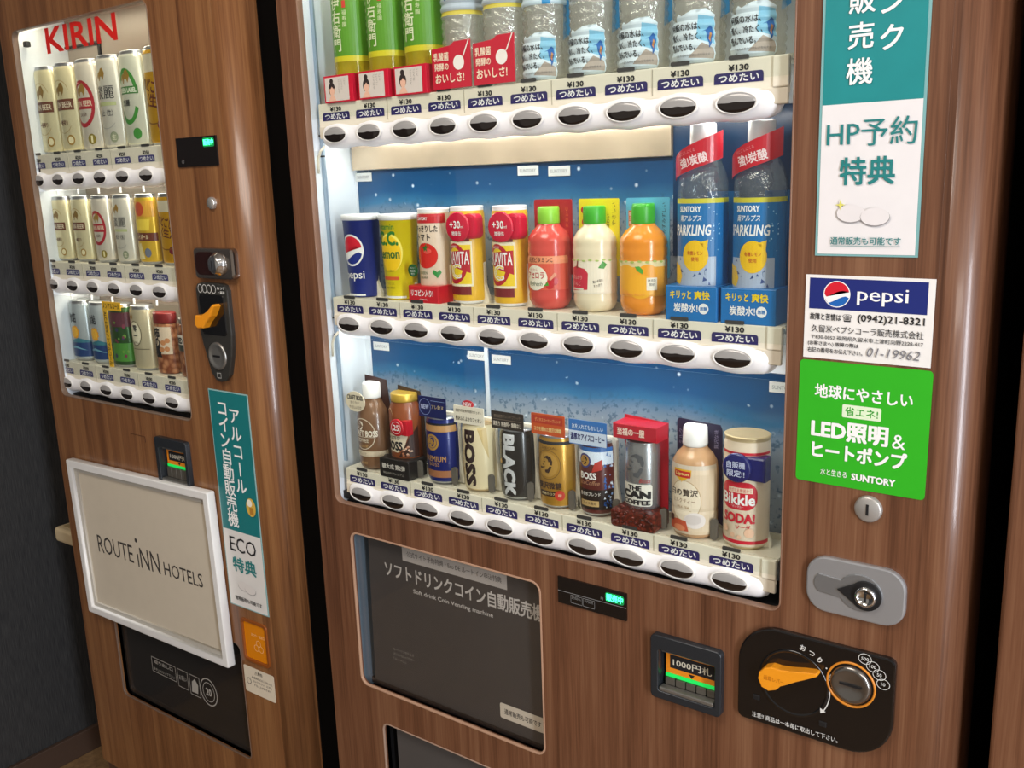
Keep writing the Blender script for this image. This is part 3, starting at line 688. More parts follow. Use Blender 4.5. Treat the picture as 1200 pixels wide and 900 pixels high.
# ---------------- top row of the main machine
z1 = ROWZ[0]+base1
SLEEVE = mat('#5f9c2a', .35, 0, 0, 0, .08, 20); YBAND = mat('#d9cf2a', .35)
def bottle_prof(r, H, rib=0, z0=.0):
    p = [(0, r*.72), (.004, r*.93), (.009, r)]
    z = .014
    while z < H*.66:
        if rib: p += [(z, r*(1-rib)), (z+.0035, r), (z+.0055, r)]; z += .0095
        else: p += [(z, r)]; z += .02
    p += [(H*.70, r*.985), (H*.78, r*.80), (H*.86, r*.52), (H*.90, r*.42), (H*.925, r*.42)]
    return p
cardred = mat('#cf1836', .35)
ord3 = ['first from the left end', 'second from the left end', 'third from the left end']
for k in range(3):
    it = Item('tea_bottle', 'green-sleeved tea bottle with red photo card, top row, '+ord3[k], 'bottle', IX(k)+.011, BY, z1, bottle_prof(.0265, .215), TEA, .95, 'green tea bottles on the top row')
    sl = Item.__new__(Item); 
    L = it.label()
    L.rect(-.065, .058, .065, .138, SLEEVE, layer=1); L.rect(-.065, .051, .065, .058, YBAND, layer=1)
    L.column('伊右衛門', -.0035, .124, .0175, mat('#e9edc8', .5), .0175, .02)
    L.rect(.0085, .118, .0135, .127, mat('#cf3a2a', .5)); L.column('福寿園', .011, .112, .0065, mat('#dfe7b8', .5), .0075)
    L.column('緑茶いえもん', -.0165, .118, .006, mat('#dfe7b8', .5), .0085)
    lab(L.build('sleeve', it.T), 'green sleeve with pale lettering')
    it.cap([(.195, .0135), (.199, .014), (.213, .014), (.215, .013)], mat('#3f8a34', .4))
    cd = lab(MB().prism(rectp(-.026, -.001, .0285, .034), -.0335, -.008, cardred, .0006).build('photo_card', it.T), 'red card with a small photo')
    q = Print(flat(-.0335)); q.rect(-.0235, .001, .0215, .0315, mat('#d9cfc6', .5)); 
    q.poly(circ(-.011, .0165, .0062, .0085, 18), mat('#2a1f1e', .6)); q.circle(-.0112, .0265, .0034, mat('#2a1f1e', .6)); q.poly(circ(-.0105, .0145, .0048, .0068, 18), mat('#dfb298', .6)); q.poly([(-.0185, .001), (-.0135, .008), (-.007, .008), (-.003, .001)], mat('#dfb298', .6)); q.poly([(-.0158, .0185), (-.0105, .0225), (-.0055, .018), (-.0075, .0165), (-.0105, .0198), (-.0135, .0165)], mat('#2a1f1e', .6))
    for i in range(3): q.column('ごくごくと'[:4-i], .0035+i*.0055, .0265, .004, mat('#6d6460', .5), .0048)
    q.build('card_print', cd)
WL = mat('#dcebf2', .45, 0, 0, 0, .05, 25)
for k in range(3, 10):
    yog = k < 5
    if yog: lb_ = 'clear drink bottle with red spoon card, top row, '+('beside the green tea' if k == 3 else 'beside the kingfisher waters')
    else: lb_ = 'clear water bottle with kingfisher label, top row, %s from the right end' % ['fifth', 'fourth', 'third', 'second', 'first'][k-5]
    it = Item('water_bottle', lb_, 'bottle', IX(k)+(.010 if k < 5 else .003), BY, z1, bottle_prof(.0275, .215, .07), PETB, .95, 'clear flavoured water bottles on the top row' if yog else 'kingfisher water bottles on the top row')
    it.cap([(.195, .0135), (.199, .014), (.213, .014), (.215, .013)], mat('#e8e8e6', .4))
    if yog:
        L = it.label(); L.rect(-.05, .086, .05, .135, mat('#b8c4cf', .35), layer=1); L.rect(-.05, .086, .05, .091, mat('#d6c44a', .4)); L.text('ヨーグリーナ', 0, .110, .014, mat('#2f5d9d', .5), w=.05, bold=.03); L.build('label', it.T)
        cd = lab(MB().prism([(-.0255, .001), (.0345, .001), (.0345, .055), (.010, .0545), (.004, .0505), (-.0255, .0485)], -.0325, -.0305, mat('#d3203a', .35), .0003).build('promo_card', it.T), 'red card with a white spoon')
        q = Print(flat(-.0325, .004)); cr = mat('#f1dfc4', .5)
        q.text('乳酸菌', -.0145, .0385, .0095, cr, w=.0235, bold=.03).text('発酵の', -.0145, .027, .0085, cr, w=.0225, bold=.03).text('おいしさ!', -.002, .0135, .0105, cr, w=.045, bold=.03)
        q.poly([(.013+.0095*math.cos(a)*.9-.006*math.sin(a)*.0, .030+.0085*math.sin(a)) for a in [2*PI*i/20 for i in range(20)]], mat('#f3eee6', .4))
        q.poly([(.0185, .035), (.0215, .037), (.0302, .0545), (.0288, .0548)], mat('#f3eee6', .4)); q.build('card_print', cd)
    else:
        L = it.label(); L.rect(-.055, .082, .055, .135, mat('#cfe2ec', .4), layer=1); L.rect(.012, .082, .022, .135, mat('#2f93cf', .4)); L.rect(-.03, .104, -.022, .135, mat('#2f93cf', .4)); L.build('label', it.T)
        lab(flatcard(it.T, [(.021, .045), (.0305, .05), (.029, .12), (.024, .12)], .004, .001, mat('#2f8fcd', .35), 'back_card'), 'blue strip of the label edge')
        top = [(.027, .040)]+[(.027-.054*i/11, .046+.0035*((i*7) % 3)-.006*(i/11)**2) for i in range(12)]
        # wrapped front label
        L2 = it.label(); f0 = it.surf(); L2.surf = lambda u, v, h, f0=f0: f0(u, v, h+.0012)
        L2.poly([(-.0275, .001), (.0285, .001)]+top[:], WL, layer=1)
        sky = mat('#8ecbe6', .4); L2.poly([(.008, .024), (.027, .018), (.0265, .044), (.010, .047)], sky); L2.poly([(.0, .006), (.027, .004), (.0265, .014), (.014, .020)], mat('#b3a79a', .6))
        L2.text('阿蘇の水は、', -.0055, .0365, .0072, INK, w=.035, bold=.02).text('清く、冷たく、', -.0045, .0265, .0072, INK, w=.036, bold=.02).text('澄んでいる。', -.0075, .0165, .0072, INK, w=.030, bold=.02)
        bird = mat('#2468b0', .5); L2.poly([(.0135, .0305), (.0185, .0325), (.0215, .036), (.0245, .034), (.0250, .028), (.0235, .019), (.0215, .0145), (.0205, .020), (.0185, .026), (.0175, .0312)], bird); L2.poly([(.0215, .030), (.0235, .028), (.0225, .020), (.0208, .024)], mat('#c98a4a', .5))
        L2.text('うまれる水のやさしさを伝える', .004, .0085, .0026, mat('#6a6a6a', .6), w=.036).text('おいしい水', -.018, .0045, .0026, INK, w=.012)
        lab(L2.build('promo_label', it.T), 'pale label with a blue kingfisher')
# ---------------- middle row
z2 = ROWZ[1]+base2
def cup_prof(r0, r1, h): return [(0, r0*.93), (.002, r0), (h-.008, r1), (h-.0075, r1*1.06), (h-.001, r1*1.07), (h, r1*1.02)]
def cup(k, label, m, lidm):
    return Item('drink_cup', label, 'paper cup', IX(k)+(.010 if k else .003), BY, z2, cup_prof(.0222, .0268, .115), m, .92, 'paper cup drinks', mats=[m, m, lidm, lidm, lidm, lidm], holder=(.0225, .0305, .05))
PB2 = mat('#1c2f86', .38, 0, .1)
it = cup(0, 'dark blue cola cup with tricolour globe and white lid, far left of middle row', PB2, WHITE)
L = it.label(); globe(L, .001, .066, .0210, '#1c2f86'); L.ring(.001, .066, .0222, .0222, .0012, PWHITE); L.text('pepsi', .002, .0300, .0145, PWHITE, w=.040, bold=.012)
L.rect(-.022, .002, .022, .005, PWHITE); L.build('label', it.T)
YC = mat('#f0dc1e', .4)
it = cup(1, 'yellow lemon drink cup with green C.C. lettering and white lid, middle row', YC, WHITE)
L = it.label(); LC = mat('#f3c818', .4)
L.circle(.004, .064, .021, mat('#f7ea66', .4), .026); L.circle(.003, .062, .0195, LC, .0245); L.text('vitamin', -.001, .0985, .0065, mat('#3b8a30', .5), w=.028, bold=.02); L.text('C.C.', .0, .083, .0175, mat('#2c7a2b', .5), w=.036, bold=.05)
L.text('Lemon', -.001, .0625, .0125, mat('#2c6a2b', .5), w=.041, bold=.04); L.text('レモン50個分の', .0, .0395, .003, mat('#4a7a2b', .6), w=.02); L.rect(-.015, .027, .017, .0315, mat('#d9602a', .5), r=.002); L.text('ビタミンC', 0, .0222, .0032, mat('#7a6a1b', .6), w=.016); L.text('無果汁 炭酸飲料', 0, .0165, .003, mat('#7a6a1b', .6), w=.018); L.rect(-.028, .002, .028, .005, PWHITE)
L.build('label', it.T)
TM = mat('#e2cdb5', .42)
it = Item('juice_can', 'slim beige tomato juice can with red card at its foot, middle row', 'drink can', IX(2)+.010, BY, z2, can_prof(.0225, .122, .93), TM, .92, mats=can_mats(TM, WHITE), holder=(.024, .030, .05))
L = it.label(); tr_ = mat('#c2272e', .4)
L.rect(-.032, .103, .032, .115, tr_); L.text('SUNTORY', -.003, .109, .0038, PWHITE, w=.018, bold=.03); L.text('すっきりした', .001, .096, .0085, INK, w=.037, bold=.025).text('トマト', -.002, .085, .0085, INK, w=.022, bold=.025)
L.circle(.001, .061, .0175, mat('#d42a22', .25, 0, .3), .0165); L.circle(.004, .067, .006, mat('#e2554a', .3), .0035); L.poly([(.001, .074), (.004, .0775), (.0025, .0725), (.0075, .0745), (.003, .070), (.004, .0655), (.001, .0685), (-.0015, .0655), (-.0015, .070), (-.006, .073), (-.0005, .0725)], mat('#2f6a2a', .5))
hg = mat('#2f8f3c', .45); L.poly([(.010, .0385), (.0165, .0315), (.0165, .0315), (.0225, .0385), (.0205, .0425), (.0165, .0395), (.0122, .0425)][::-1], hg); L.text('GREEN', -.004, .0385, .0038, mat('#3a6a3a', .5), w=.014).text('DAKARA', -.004, .0325, .0032, mat('#3a6a3a', .5), w=.014)
L.build('label', it.T)
cd = lab(MB().prism(rectp(-.0265, -.001, .0265, .022), -.0285, .004, mat('#cf2430', .35), .002).build('foot_card', it.T), 'red foot card with white lettering')
Print(flat(-.0285)).text('リコピン入り!', -.002, .0125, .0085, PWHITE, w=.038, bold=.035).text('(GABA入り)', 0, .0042, .0026, PWHITE, w=.014).build('card_lettering', cd)
cd = lab(MB().lathe([(0, .0085), (.0006, .0085)], mat('#1f5a2c', .4), 24, c=(-.0235, -.020, .041), axis='y').build('round_tag', it.T), 'green round tag')
Print(flat(-.0206, -.0235, .041)).text('おいしく', 0, .0035, .0026, PWHITE, w=.009).text('機能性', 0, -.0005, .0026, PWHITE, w=.009).text('表示', 0, -.0045, .0026, PWHITE, w=.006).build('tag_lettering', cd)
for k in (3, 4):
    DB = mat('#7a1f22', .4)
    it = Item('energy_drink_can', 'slim yellow and maroon vitamin soda can with red round tag, %s' % ('beside the tomato juice' if k == 3 else 'beside the red acerola bottle'), 'drink can', IX(k)+(.002 if k == 3 else .006), BY, z2, can_prof(.0232, .124, .92), YELLOW, .92, 'vitamin soda cans', mats=can_mats(mat('#eab92a', .35), WHITE), holder=(.024, .030, .055))
    L = it.label(); L.rect(-.037, .012, .017, .023, DB, layer=1); L.rect(-.037, .080, .017, .104, DB, layer=1); L.rect(-.037, .023, .020, .080, mat('#f1e9c6', .4), layer=2); L.rect(-.037, .026, .018, .076, mat('#efd02a', .4), layer=3)
    L.ring(-.006, .052, .019, .026, .0055, mat('#b8202c', .4)); L.poly([(-.026, .066), (.017, .070), (.017, .040), (-.026, .054)], mat('#b8202c', .4)); L.text('DEKAVITA', -.006, .0595, .0155, PWHITE, w=.043, bold=.02, layer=9)
    L.text('C', -.004, .0425, .0175, PWHITE, bold=.05, layer=10); L.text('C', -.004, .0425, .0165, mat('#efd02a', .4), bold=.0, layer=11); L.text('SUNTORY', -.007, .0735, .0028, PWHITE, w=.012)
    for i in range(5): L.poly([(-.016+i*.006, .084+(i-2)**2*.0006), (-.0145+i*.006, .084+(i-2)**2*.0006), (-.012+i*.006, .089+(i-2)**2*.0006), (-.0135+i*.006, .089+(i-2)**2*.0006)], mat('#c98a6a', .5))
    L.build('label', it.T)
    rd = mat('#d0183c', .25, 0, .2)
    cd = MB().lathe([(0, .0188), (.0022, .0188), (.0030, .0172), (.0030, .0001)], rd, 36, c=(.002, -.0205, .0985), axis='y', cap=False); cd.prism(rrect(.002, .083, .029, .115, .008, 5), -.0200, -.004, rd, .004)
    cd = lab(cd.build('round_tag', it.T), 'red round tag reading +30ml')
    Print(flat(-.0236, .002, .0985)).text('+30', -.003, .003, .009, PWHITE, w=.017, bold=.03).text('ml', .0085, .0005, .0035, PWHITE).text('増量缶', -.001, -.008, .0055, PWHITE, w=.015, bold=.015).build('tag_lettering', cd)
def small_bottle(k, label, m, capm, r=.027, H=.122, backm=None, dx=0, lay=None):
    prof = [(0, r*.70), (.004, r*.86), (.010, r*.97), (.016, r), (.020, r*.975), (.024, r), (.060, r), (.064, r*.97), (.067, r), (.073, r*1.0), (.077, r*.97), (.080, r), (.086, r*.96), (.094, r*.76), (.099, r*.54), (.102, r*.47), (.105, r*.47)]
    it = Item('juice_bottle', label, 'bottle', IX(k)+dx, BY, z2, prof, m, .92, 'small fruit juice bottles')
    it.cap([(.1015, .0128), (.103, .0135), (.120, .0132), (H, .012)], capm)
    if backm:
        bc = lab(MB().prism(rrect(-.0265, .04, .0285, .130, .002, 3), .008, .0092, backm).build('backing_card', it.T), 'coloured backing card')
        if lay: lay(Print(flat(.008))).build('card_print', bc)
    return it
RB = mat('#d65046', .22, 0, .4); AB = mat('#ecdfbe', .25, 0, .3); OB = mat('#f0942a', .22, 0, .4)
it = small_bottle(5, 'red acerola drink bottle with green cap and red backing card', RB, mat('#8fcf3c', .35), backm=mat('#a81c26', .4), lay=lambda q: q.text('ビタミンC', .021, .105, .004, mat('#e36a3a', .5), rot=90, w=.03).circle(-.019, .118, .003, mat('#d9552a', .5)))
L = it.label(); L.rect(-.0415, .024, .0415, .0645, mat('#dc5a44', .4), layer=1); L.rect(-.0415, .0555, .0415, .0645, mat('#e8936a', .4), layer=2)
L.text('天然ビタミンC', .001, .0600, .0062, mat('#3a1a1a', .5), w=.035, bold=.02); L.circle(-.005, .0385, .0168, mat('#f4eed9', .4), .0150); L.text('アセロラ', -.005, .0415, .0078, mat('#c0252c', .5), w=.026, bold=.03); L.text('Refresh', -.005, .0315, .0052, mat('#3a5a2a', .5), w=.021, ital=.3); L.text('なっちゃん', -.007, .0485, .0028, mat('#c0252c', .5), w=.012)
L.circle(.0145, .0305, .0052, mat('#c4202a', .3)); L.circle(.0205, .0345, .0045, mat('#c4202a', .3)); L.poly([(.007, .029), (.012, .034), (.0135, .0295)], GREEN); L.poly([(.015, .035), (.0235, .042), (.0205, .045), (.014, .0375)], mat('#e79a7a', .5)); L.build('label', it.T)
it = small_bottle(6, 'creamy white apple drink bottle with green cap and yellow backing card', AB, mat('#3fae2c', .35), .0265, backm=mat('#e6d322', .4), lay=lambda q: q.circle(-.019, .117, .0042, RED).circle(-.0185, .103, .0038, RED).text('やさしい', .0215, .112, .005, mat('#5a4a1a', .5), rot=90, w=.026).text('味わい', .014, .104, .0045, mat('#5a4a1a', .5), rot=90, w=.016))
L = it.label(); L.rect(-.0415, .022, .0415, .060, mat('#f1e8d2', .4), layer=1)
L.poly([(-.022, .025), (.004, .027), (.005, .046), (.001, .051), (-.008, .0515), (-.012, .054), (-.022, .0515)], mat('#cf2f44', .35)); L.poly([(-.0125, .0515), (-.0095, .0515), (-.0085, .0605), (-.0105, .0605)], mat('#8a3a2a', .5)); L.text('ほんのり', -.011, .041, .005, mat('#f0b8b4', .5), w=.016).text('りんご', -.011, .034, .005, mat('#f0b8b4', .5), w=.013); L.rect(-.021, .0265, -.001, .0285, mat('#e8e0cc', .5))
L.poly([(.017, .052), (.023, .060), (.028, .056), (.024, .051)], GREEN); L.text('果汁本来の', .0165, .037, .0035, INK, w=.012, rot=12).text('すっきり', .0165, .032, .0035, INK, w=.010, rot=12)
for i in range(9): L.circle(-.032+i*.008, .0605+(i % 2)*.0008, .0022, mat('#a9c06a', .5), .001)
L.build('label', it.T)
it = small_bottle(7, 'orange juice bottle with green cap and light blue backing card', OB, mat('#3fae2c', .35), .0275, .124, backm=mat('#5fb3d6', .4), lay=lambda q: q.text('みずみずしい', .0215, .107, .0045, INK, rot=90, w=.034).rect(-.0235, .098, -.0185, .116, mat('#d9823a', .5)).text('果汁感', -.021, .107, .0035, PWHITE, rot=90, w=.014))
L = it.label(); L.rect(-.043, .022, .043, .0595, mat('#f3a734', .4), layer=1); L.rect(-.043, .055, .043, .0615, mat('#e9d7a0', .4), layer=2)
L.circle(-.009, .043, .0155, mat('#f5b02c', .35), .0145); L.circle(.0175, .048, .0115, mat('#f6a51c', .35), .0100); L.circle(.009, .033, .0165, mat('#f8b42a', .35), .0135); L.poly([(.003, .0555), (.0055, .051), (.0115, .047), (.0125, .0515), (.008, .056)], mat('#4ea63a', .4))
L.rect(.016, .029, .0285, .043, mat('#f6ecd6', .5)); L.text('無添加', .022, .040, .003, INK, w=.009).text('国産', .022, .0355, .003, INK, w=.006); L.text('なっちゃん オレンジ', 0, .0245, .003, mat('#e27a5a', .5), w=.028)
for i in range(9): L.circle(-.034+i*.0085, .0605+(i % 2)*.0008, .0024, mat('#a9b85a', .5), .0012)
L.build('label', it.T)
for k in (8, 9):
    it = Item('sparkling_water_bottle', 'tall sparkling water bottle with red neck banner, %s' % ('left one of the pair' if k == 8 else 'right one of the pair'), 'bottle', IX(k)+.008, BY, z2, bottle_prof(.0272, .208, 0)[:-5]+[(.146, .0268), (.158, .0235), (.170, .0175), (.180, .0125), (.186, .0118)], PET, .93, 'tall sparkling water bottles')
    it.cap([(.183, .0135), (.186, .014), (.204, .0138), (.206, .013)], mat('#cfd3d4', .35))
    L = it.label(); L.rect(-.052, .036, .052, .124, mat('#146fae', .35, 0, 0, 0, .12, 60), layer=1); L.rect(-.052, .124, .052, .129, mat('#cfc93a', .4), layer=1)
    L.text('SUNTORY', -.004, .118, .0058, PWHITE, w=.026, bold=.05).text('南アルプス', -.003, .1085, .0065, PWHITE, w=.026, bold=.02, ital=.2).text('SPARKLING', -.004, .096, .0108, PWHITE, w=.048, bold=.035, ital=.15)
    ice = [mat('#dfe6ec', .3), mat('#6f7f9f', .3), mat('#aab8cc', .3), mat('#3a4f84', .3)]
    rnd = random.Random(5)
    L.rect(-.026, .037, .026, .068, ice[2]); 
    for i in range(34):
        x, y = rnd.uniform(-.025, .022), rnd.uniform(.038, .071); a = rnd.uniform(.002, .005); L.poly([(x, y), (x+a*rnd.uniform(.6, 1.4), y+a*rnd.uniform(-.5, .5)), (x+a*rnd.uniform(.2, 1), y+a*rnd.uniform(.6, 1.3))], ice[i % 4], layer=4+(i % 4)*.4)
    LEM = mat('#f0c21c', .35)
    L.poly([(-.0285, .040), (-.0165, .038), (-.013, .047), (-.017, .058), (-.0285, .0615)], LEM, layer=8); L.circle(.003, .069, .0145, LEM, .0165, layer=8); L.poly([(.007, .083), (.017, .086), (.016, .075)], LEM, layer=8); L.text('有機レモン', .003, .072, .0045, mat('#c45a1a', .5), w=.017, bold=.02, layer=10).text('使用', .003, .0655, .0045, mat('#c45a1a', .5), w=.008, bold=.02, layer=10)
    for i in range(14): L.circle(rnd.uniform(.012, .030), rnd.uniform(.075, .12), .0005+rnd.random()*.0005, mat('#9fd0ee', .4), layer=9)
    L.build('label', it.T)
    bx = lab(MB().prism(rectp(-.030, -.001, .0305, .037), -.029, .010, mat('#1372b8', .35, 0, 0, 0, .1, 90), .0015).build('foot_card', it.T), 'blue foot card with yellow and white lettering')
    Print(flat(-.029)).text('キリッと', -.0115, .0275, .0085, YELLOW, w=.0245, bold=.04).text('爽快', .0135, .0275, .0090, YELLOW, w=.0175, bold=.04).text('炭酸水!', -.0055, .0135, .0095, PWHITE, w=.028, bold=.03).circle(.0155, .0132, .0058, PWHITE).text('無糖', .0155, .0132, .0042, mat('#1372b8', .5), w=.008, bold=.03).build('card_lettering', bx)
    lab(flatcard(it.T, [(.0, .0), (.031, .0), (.036, .05), (.036, .135), (.0, .135)], .012, .0012, mat('#10619c', .35), 'backing_card'), 'blue backing card')
    # curved red banner round the neck
    b = MB(); rm = mat('#c3182c', .3, 0, .2); mi = b.mi(rm); n = 18; V = []
    for i in range(n+1):
        a = -1.15+2.35*i/n; u = i/n; zz0 = .148+.022*u; zz1 = .168+.030*u**.8
        V.append([b.bm.verts.new((.029*math.sin(a), -.0285*math.cos(a), z_)) for z_ in (zz0, zz1)]+[b.bm.verts.new((.0282*math.sin(a), -.0277*math.cos(a), z_)) for z_ in (zz1, zz0)])
    for p, q_ in zip(V, V[1:]):
        for j in range(4): b.face([p[j], p[(j+1) % 4], q_[(j+1) % 4], q_[j]], mi, False)
    b.face(V[0], mi); b.face(V[-1][::-1], mi)
    ob = lab(b.build('neck_banner', it.T), 'red neck banner with pale lettering')
    q = Print(lambda u, v, h: ((.029+h)*math.sin(u/.029), -(.0285+h)*math.cos(u/.029), v), .004)
    q.text('強!炭酸', .001, .1685, .0105, mat('#f0d8d8', .5), w=.032, bold=.03, rot=14).text('のどごしにくる', -.007, .1765, .0036, mat('#e09a9a', .5), w=.022, rot=16); q.build('banner_lettering', ob)
# ---------------- bottom row
z3 = ROWZ[2]+base3
def bossman(L, u, v, s_, m, layer=None):
    """pipe-smoker's profile emblem, facing left"""
    P = lambda pts: [(u+a*s_, v+b*s_) for a, b in pts]
    L.poly(P([(-.35, .55), (.1, .78), (.5, .62), (.68, .2), (.62, -.2), (.45, -.15), (.38, .15), (.25, .1), (.15, .38), (-.1, .5), (-.3, .42)][::-1]), m, layer)
    L.poly(P([(-.42, .12), (-.3, .2), (-.12, .15), (-.14, .08), (-.3, .12)][::-1]), m, layer); L.poly(P([(-.4, -.05), (-.52, -.2), (-.36, -.28), (-.34, -.2), (-.44, -.18)][::-1]), m, layer)
    L.poly(P([(-.75, -.42), (-.55, -.46), (-.2, -.36), (-.2, -.42), (-.52, -.56), (-.68, -.62), (-.8, -.55)][::-1]), m, layer); L.poly(P([(.35, -.3), (.2, -.6), (-.15, -.7), (-.1, -.95), (.25, -1.0), (.5, -.6), (.6, -.3)][::-1]), m, layer)
CH = (.0262, .0315, .098)
BRN = mat('#7d5b41', .3, 0, .4)
pr = [(0, .019), (.004, .0235), (.010, .0255), (.020, .0245), (.023, .0255), (.060, .0255), (.075, .0255), (.088, .0235), (.098, .0165), (.104, .013), (.108, .0128)]
it = Item('coffee_bottle', 'brown milk coffee bottle with white cap and cream oval tag, far left of bottom row', 'bottle', IX(0)+.002, BY, z3, pr, BRN, .92, holder=(.024, .031, .05))
it.cap([(.105, .0135), (.107, .014), (.126, .0135), (.128, .012)], PWHITE)
L = it.label(); L.rect(-.04, .0205, .04, .029, mat('#d9c9ae', .4), layer=1); L.text('カフェラテ', -.004, .0247, .0035, INK, w=.016); L.ring(-.001, .0545, .0215, .0235, .0012, mat('#dccfb8', .4)); L.text('CRAFT BOSS', .0, .0555, .0085, mat('#efe6d4', .4), w=.047, bold=.045).text('COFFEE', -.003, .045, .0055, mat('#dccfb8', .4), w=.024, bold=.03).rect(-.021, .0498, .020, .0506, mat('#dccfb8', .4)).text('Latte', .0, .0375, .0055, mat('#c9a46a', .4), w=.016, ital=.3)
bossman(L, -.004, .068, .0075, mat('#efe6d4', .4)); L.text('BOSS', 0, .0115, .0035, mat('#c9a46a', .4)); L.build('label', it.T)
lab(flatcard(it.T, [(-.019, .06), (.030, .045), (.028, .1), (.024, .132), (-.019, .136)], .006, .0012, mat('#3a211d', .4), 'backing_card'), 'dark brown backing card')
cd = lab(MB().lathe([(0, 1), (.001, 1)], mat('#eadfc4', .4), 30, c=(0, 0, 0), axis='y').build('oval_tag', it.T), 'cream oval tag')
for v in cd.data.vertices: v.co = (v.co.x*.0195-.008, v.co.y-.026, v.co.z*.0150+.103)
Print(flat(-.027, -.008, .103)).text('CRAFT BOSS', 0, .006, .0065, INK, w=.031, bold=.04).text('甘くない', -.001, -.0015, .0045, mat('#5a4630', .5), w=.018).text('やさしいコク', 0, -.0085, .0045, mat('#5a4630', .5), w=.024, bold=.02).build('tag_lettering', cd)
BRN2 = mat('#8a4a28', .28, 0, .4)
it = Item('coffee_can_bottle', 'brown coffee can bottle with gold cap and red round tag, second in bottom row', 'bottle', IX(1)+.002, BY, z3, [(0, .021), (.004, .0245), (.095, .0245), (.104, .021), (.108, .019), (.110, .019)], BRN2, .92)
it.cap([(.108, .0195), (.110, .020), (.119, .0198), (.120, .019)], mat('#d9b24a', .3, .4), label='gold cap')
L = it.label(); L.poly([(-.036, .040), (.002, .036), (.012, .042), (.020, .062), (-.036, .062)], mat('#dccfb4', .4)); L.text('BOSS', -.005, .0455, .012, INK, w=.030, bold=.06).text('THE TASTE OF', -.006, .057, .0045, INK, w=.026, bold=.03); L.ring(-.012, .085, .010, .014, .0009, mat('#c9b08a', .4), 20, 160)
L.poly([(.004, .030), (.036, .030), (.036, .075), (.022, .060)], mat('#3b1f14', .4)); rnd = random.Random(3)
for i in range(16): L.circle(rnd.uniform(.006, .024), rnd.uniform(.032, .046), .0018, mat('#e2bca0', .4) if i % 2 else mat('#a8684a', .4), .0014, layer=6)
L.build('label', it.T)
lab(flatcard(it.T, [(-.024, .04), (.030, .02), (.030, .1), (.024, .122), (-.018, .127)], .006, .0012, mat('#3f3028', .4), 'backing_card'), 'dark backing card')
cd = lab(MB().prism(rrect(-.028, -.001, .0295, .028, .004, 4), -.031, .006, mat('#25211f', .35), .0015).build('foot_card', it.T), 'black foot card')
Print(flat(-.031)).text('糖大成 第2弾', .0, .0165, .0075, mat('#d8d2c8', .5), w=.044, bold=.03).text('BOSSのプレミアム', .0, .0065, .0035, mat('#b0aaa0', .5), w=.040).build('card_lettering', cd)
cd = lab(MB().lathe([(0, .0125), (.002, .0125), (.0026, .0115), (.0026, .0001)], mat('#c01f2c', .25, 0, .2), 30, c=(.006, -.0245, .074), axis='y', cap=False).prism(rectp(.008, .063, .024, .084), -.025, -.012, mat('#c01f2c', .25, 0, .2), .0015).build('round_tag', it.T), 'red round tag')
Print(flat(-.0272, .006, .074)).text('25', 0, 0, .008, PWHITE, bold=.02).ring(0, 0, .009, .009, .0006, PWHITE).build('tag_lettering', cd)
def boss_can(k, label, m, topm, dx=None, r=.0250, h=.094, hold=True):
    dx = {2: .008, 3: .008, 4: .007, 5: .005, 6: -.001}[k]
    prof = [(0, r*.86), (.003, r*.93), (.006, r*.97), (h*.45, r*1.03), (h*.8, r), (h-.008, r*.97), (h-.003, r*.90), (h-.0005, r*.92), (h, r*.86)]
    return Item('coffee_can', label, 'drink can', IX(k)+dx, BY, z3+.002, prof, m, .92, 'small coffee cans of the bottom row', mats=[topm, m, m, m, m, m, topm, topm, topm], holder=(.0265, .0315, .098) if hold else None)
def topcard(it, x0, z0, x1, z1, m, y=-.0235, label='lettered card above the can'):
    o = lab(MB().prism(rrect(x0, z0, x1, z1, .0012, 2), y, y+.001, m).build('top_card', it.T), label); return o, Print(flat(y, (x0+x1)/2, (z0+z1)/2))
NV = mat('#16246e', .28, .2, .3)
it = boss_can(2, 'navy and gold coffee can under a dark blue card', NV, SILVER)
L = it.label(); L.rect(-.038, .074, .038, .083, mat('#b58a58', .35), layer=1); L.rect(-.038, .009, .038, .019, mat('#a06a48', .35), layer=1); L.rect(-.038, .083, .038, .086, INK, layer=1); L.circle(-.002, .059, .0115, GOLD, layer=2); L.circle(-.002, .059, .0085, NV, layer=3); L.circle(-.002, .059, .0078, GOLD, layer=4); bossman(L, -.002, .0605, .0072, NV, 5)
L.text('PREMIUM', .001, .036, .0078, mat('#b58a58', .35), w=.036, bold=.02).text('BOSS', .0, .028, .0055, mat('#b58a58', .35), w=.018); L.build('label', it.T)
o, q = topcard(it, -.0225, .094, .0265, .123, mat('#1c2358', .4)); q.ring(-.013, 0, .0105, .0115, .0006, mat('#8fa0d0', .5)).text('NEW', -.013, 0, .006, mat('#b9c4e6', .5), w=.014, bold=.03).text('アレ飲ヌ', .0095, .001, .006, mat('#c9b68a', .5), w=.021, bold=.01).rect(-.002, .009, .0225, .0096, mat('#8fa0d0', .5)); q.build('card_lettering', o)
CR = mat('#e4d6ae', .32, .1)
it = boss_can(3, 'cream cafe au lait can with sideways black BOSS lettering', CR, mat('#bfa67a', .3, .5))
L = it.label(); L.text('BOSS', -.001, .046, .0165, mat('#2a1616', .4), w=.074, rot=-90, bold=.07); L.text('Café au lait', -.0145, .044, .0052, mat('#b8923a', .4), w=.050, rot=-90, ital=.3); L.poly([(.012, .088), (.026, .088), (.028, .045), (.021, .062)], mat('#cdb57c', .35)); L.build('label', it.T)
o, q = topcard(it, -.0245, .093, .0265, .117, mat('#e9e2cf', .4)); q.text('国産牛乳使用の特製カフェオレ', 0, .0055, .0042, mat('#5a5040', .5), w=.043, bold=.01).text('贅沢ふくよかカフェオレ', 0, -.005, .0062, mat('#3a3226', .5), w=.044, bold=.02); q.build('card_lettering', o)
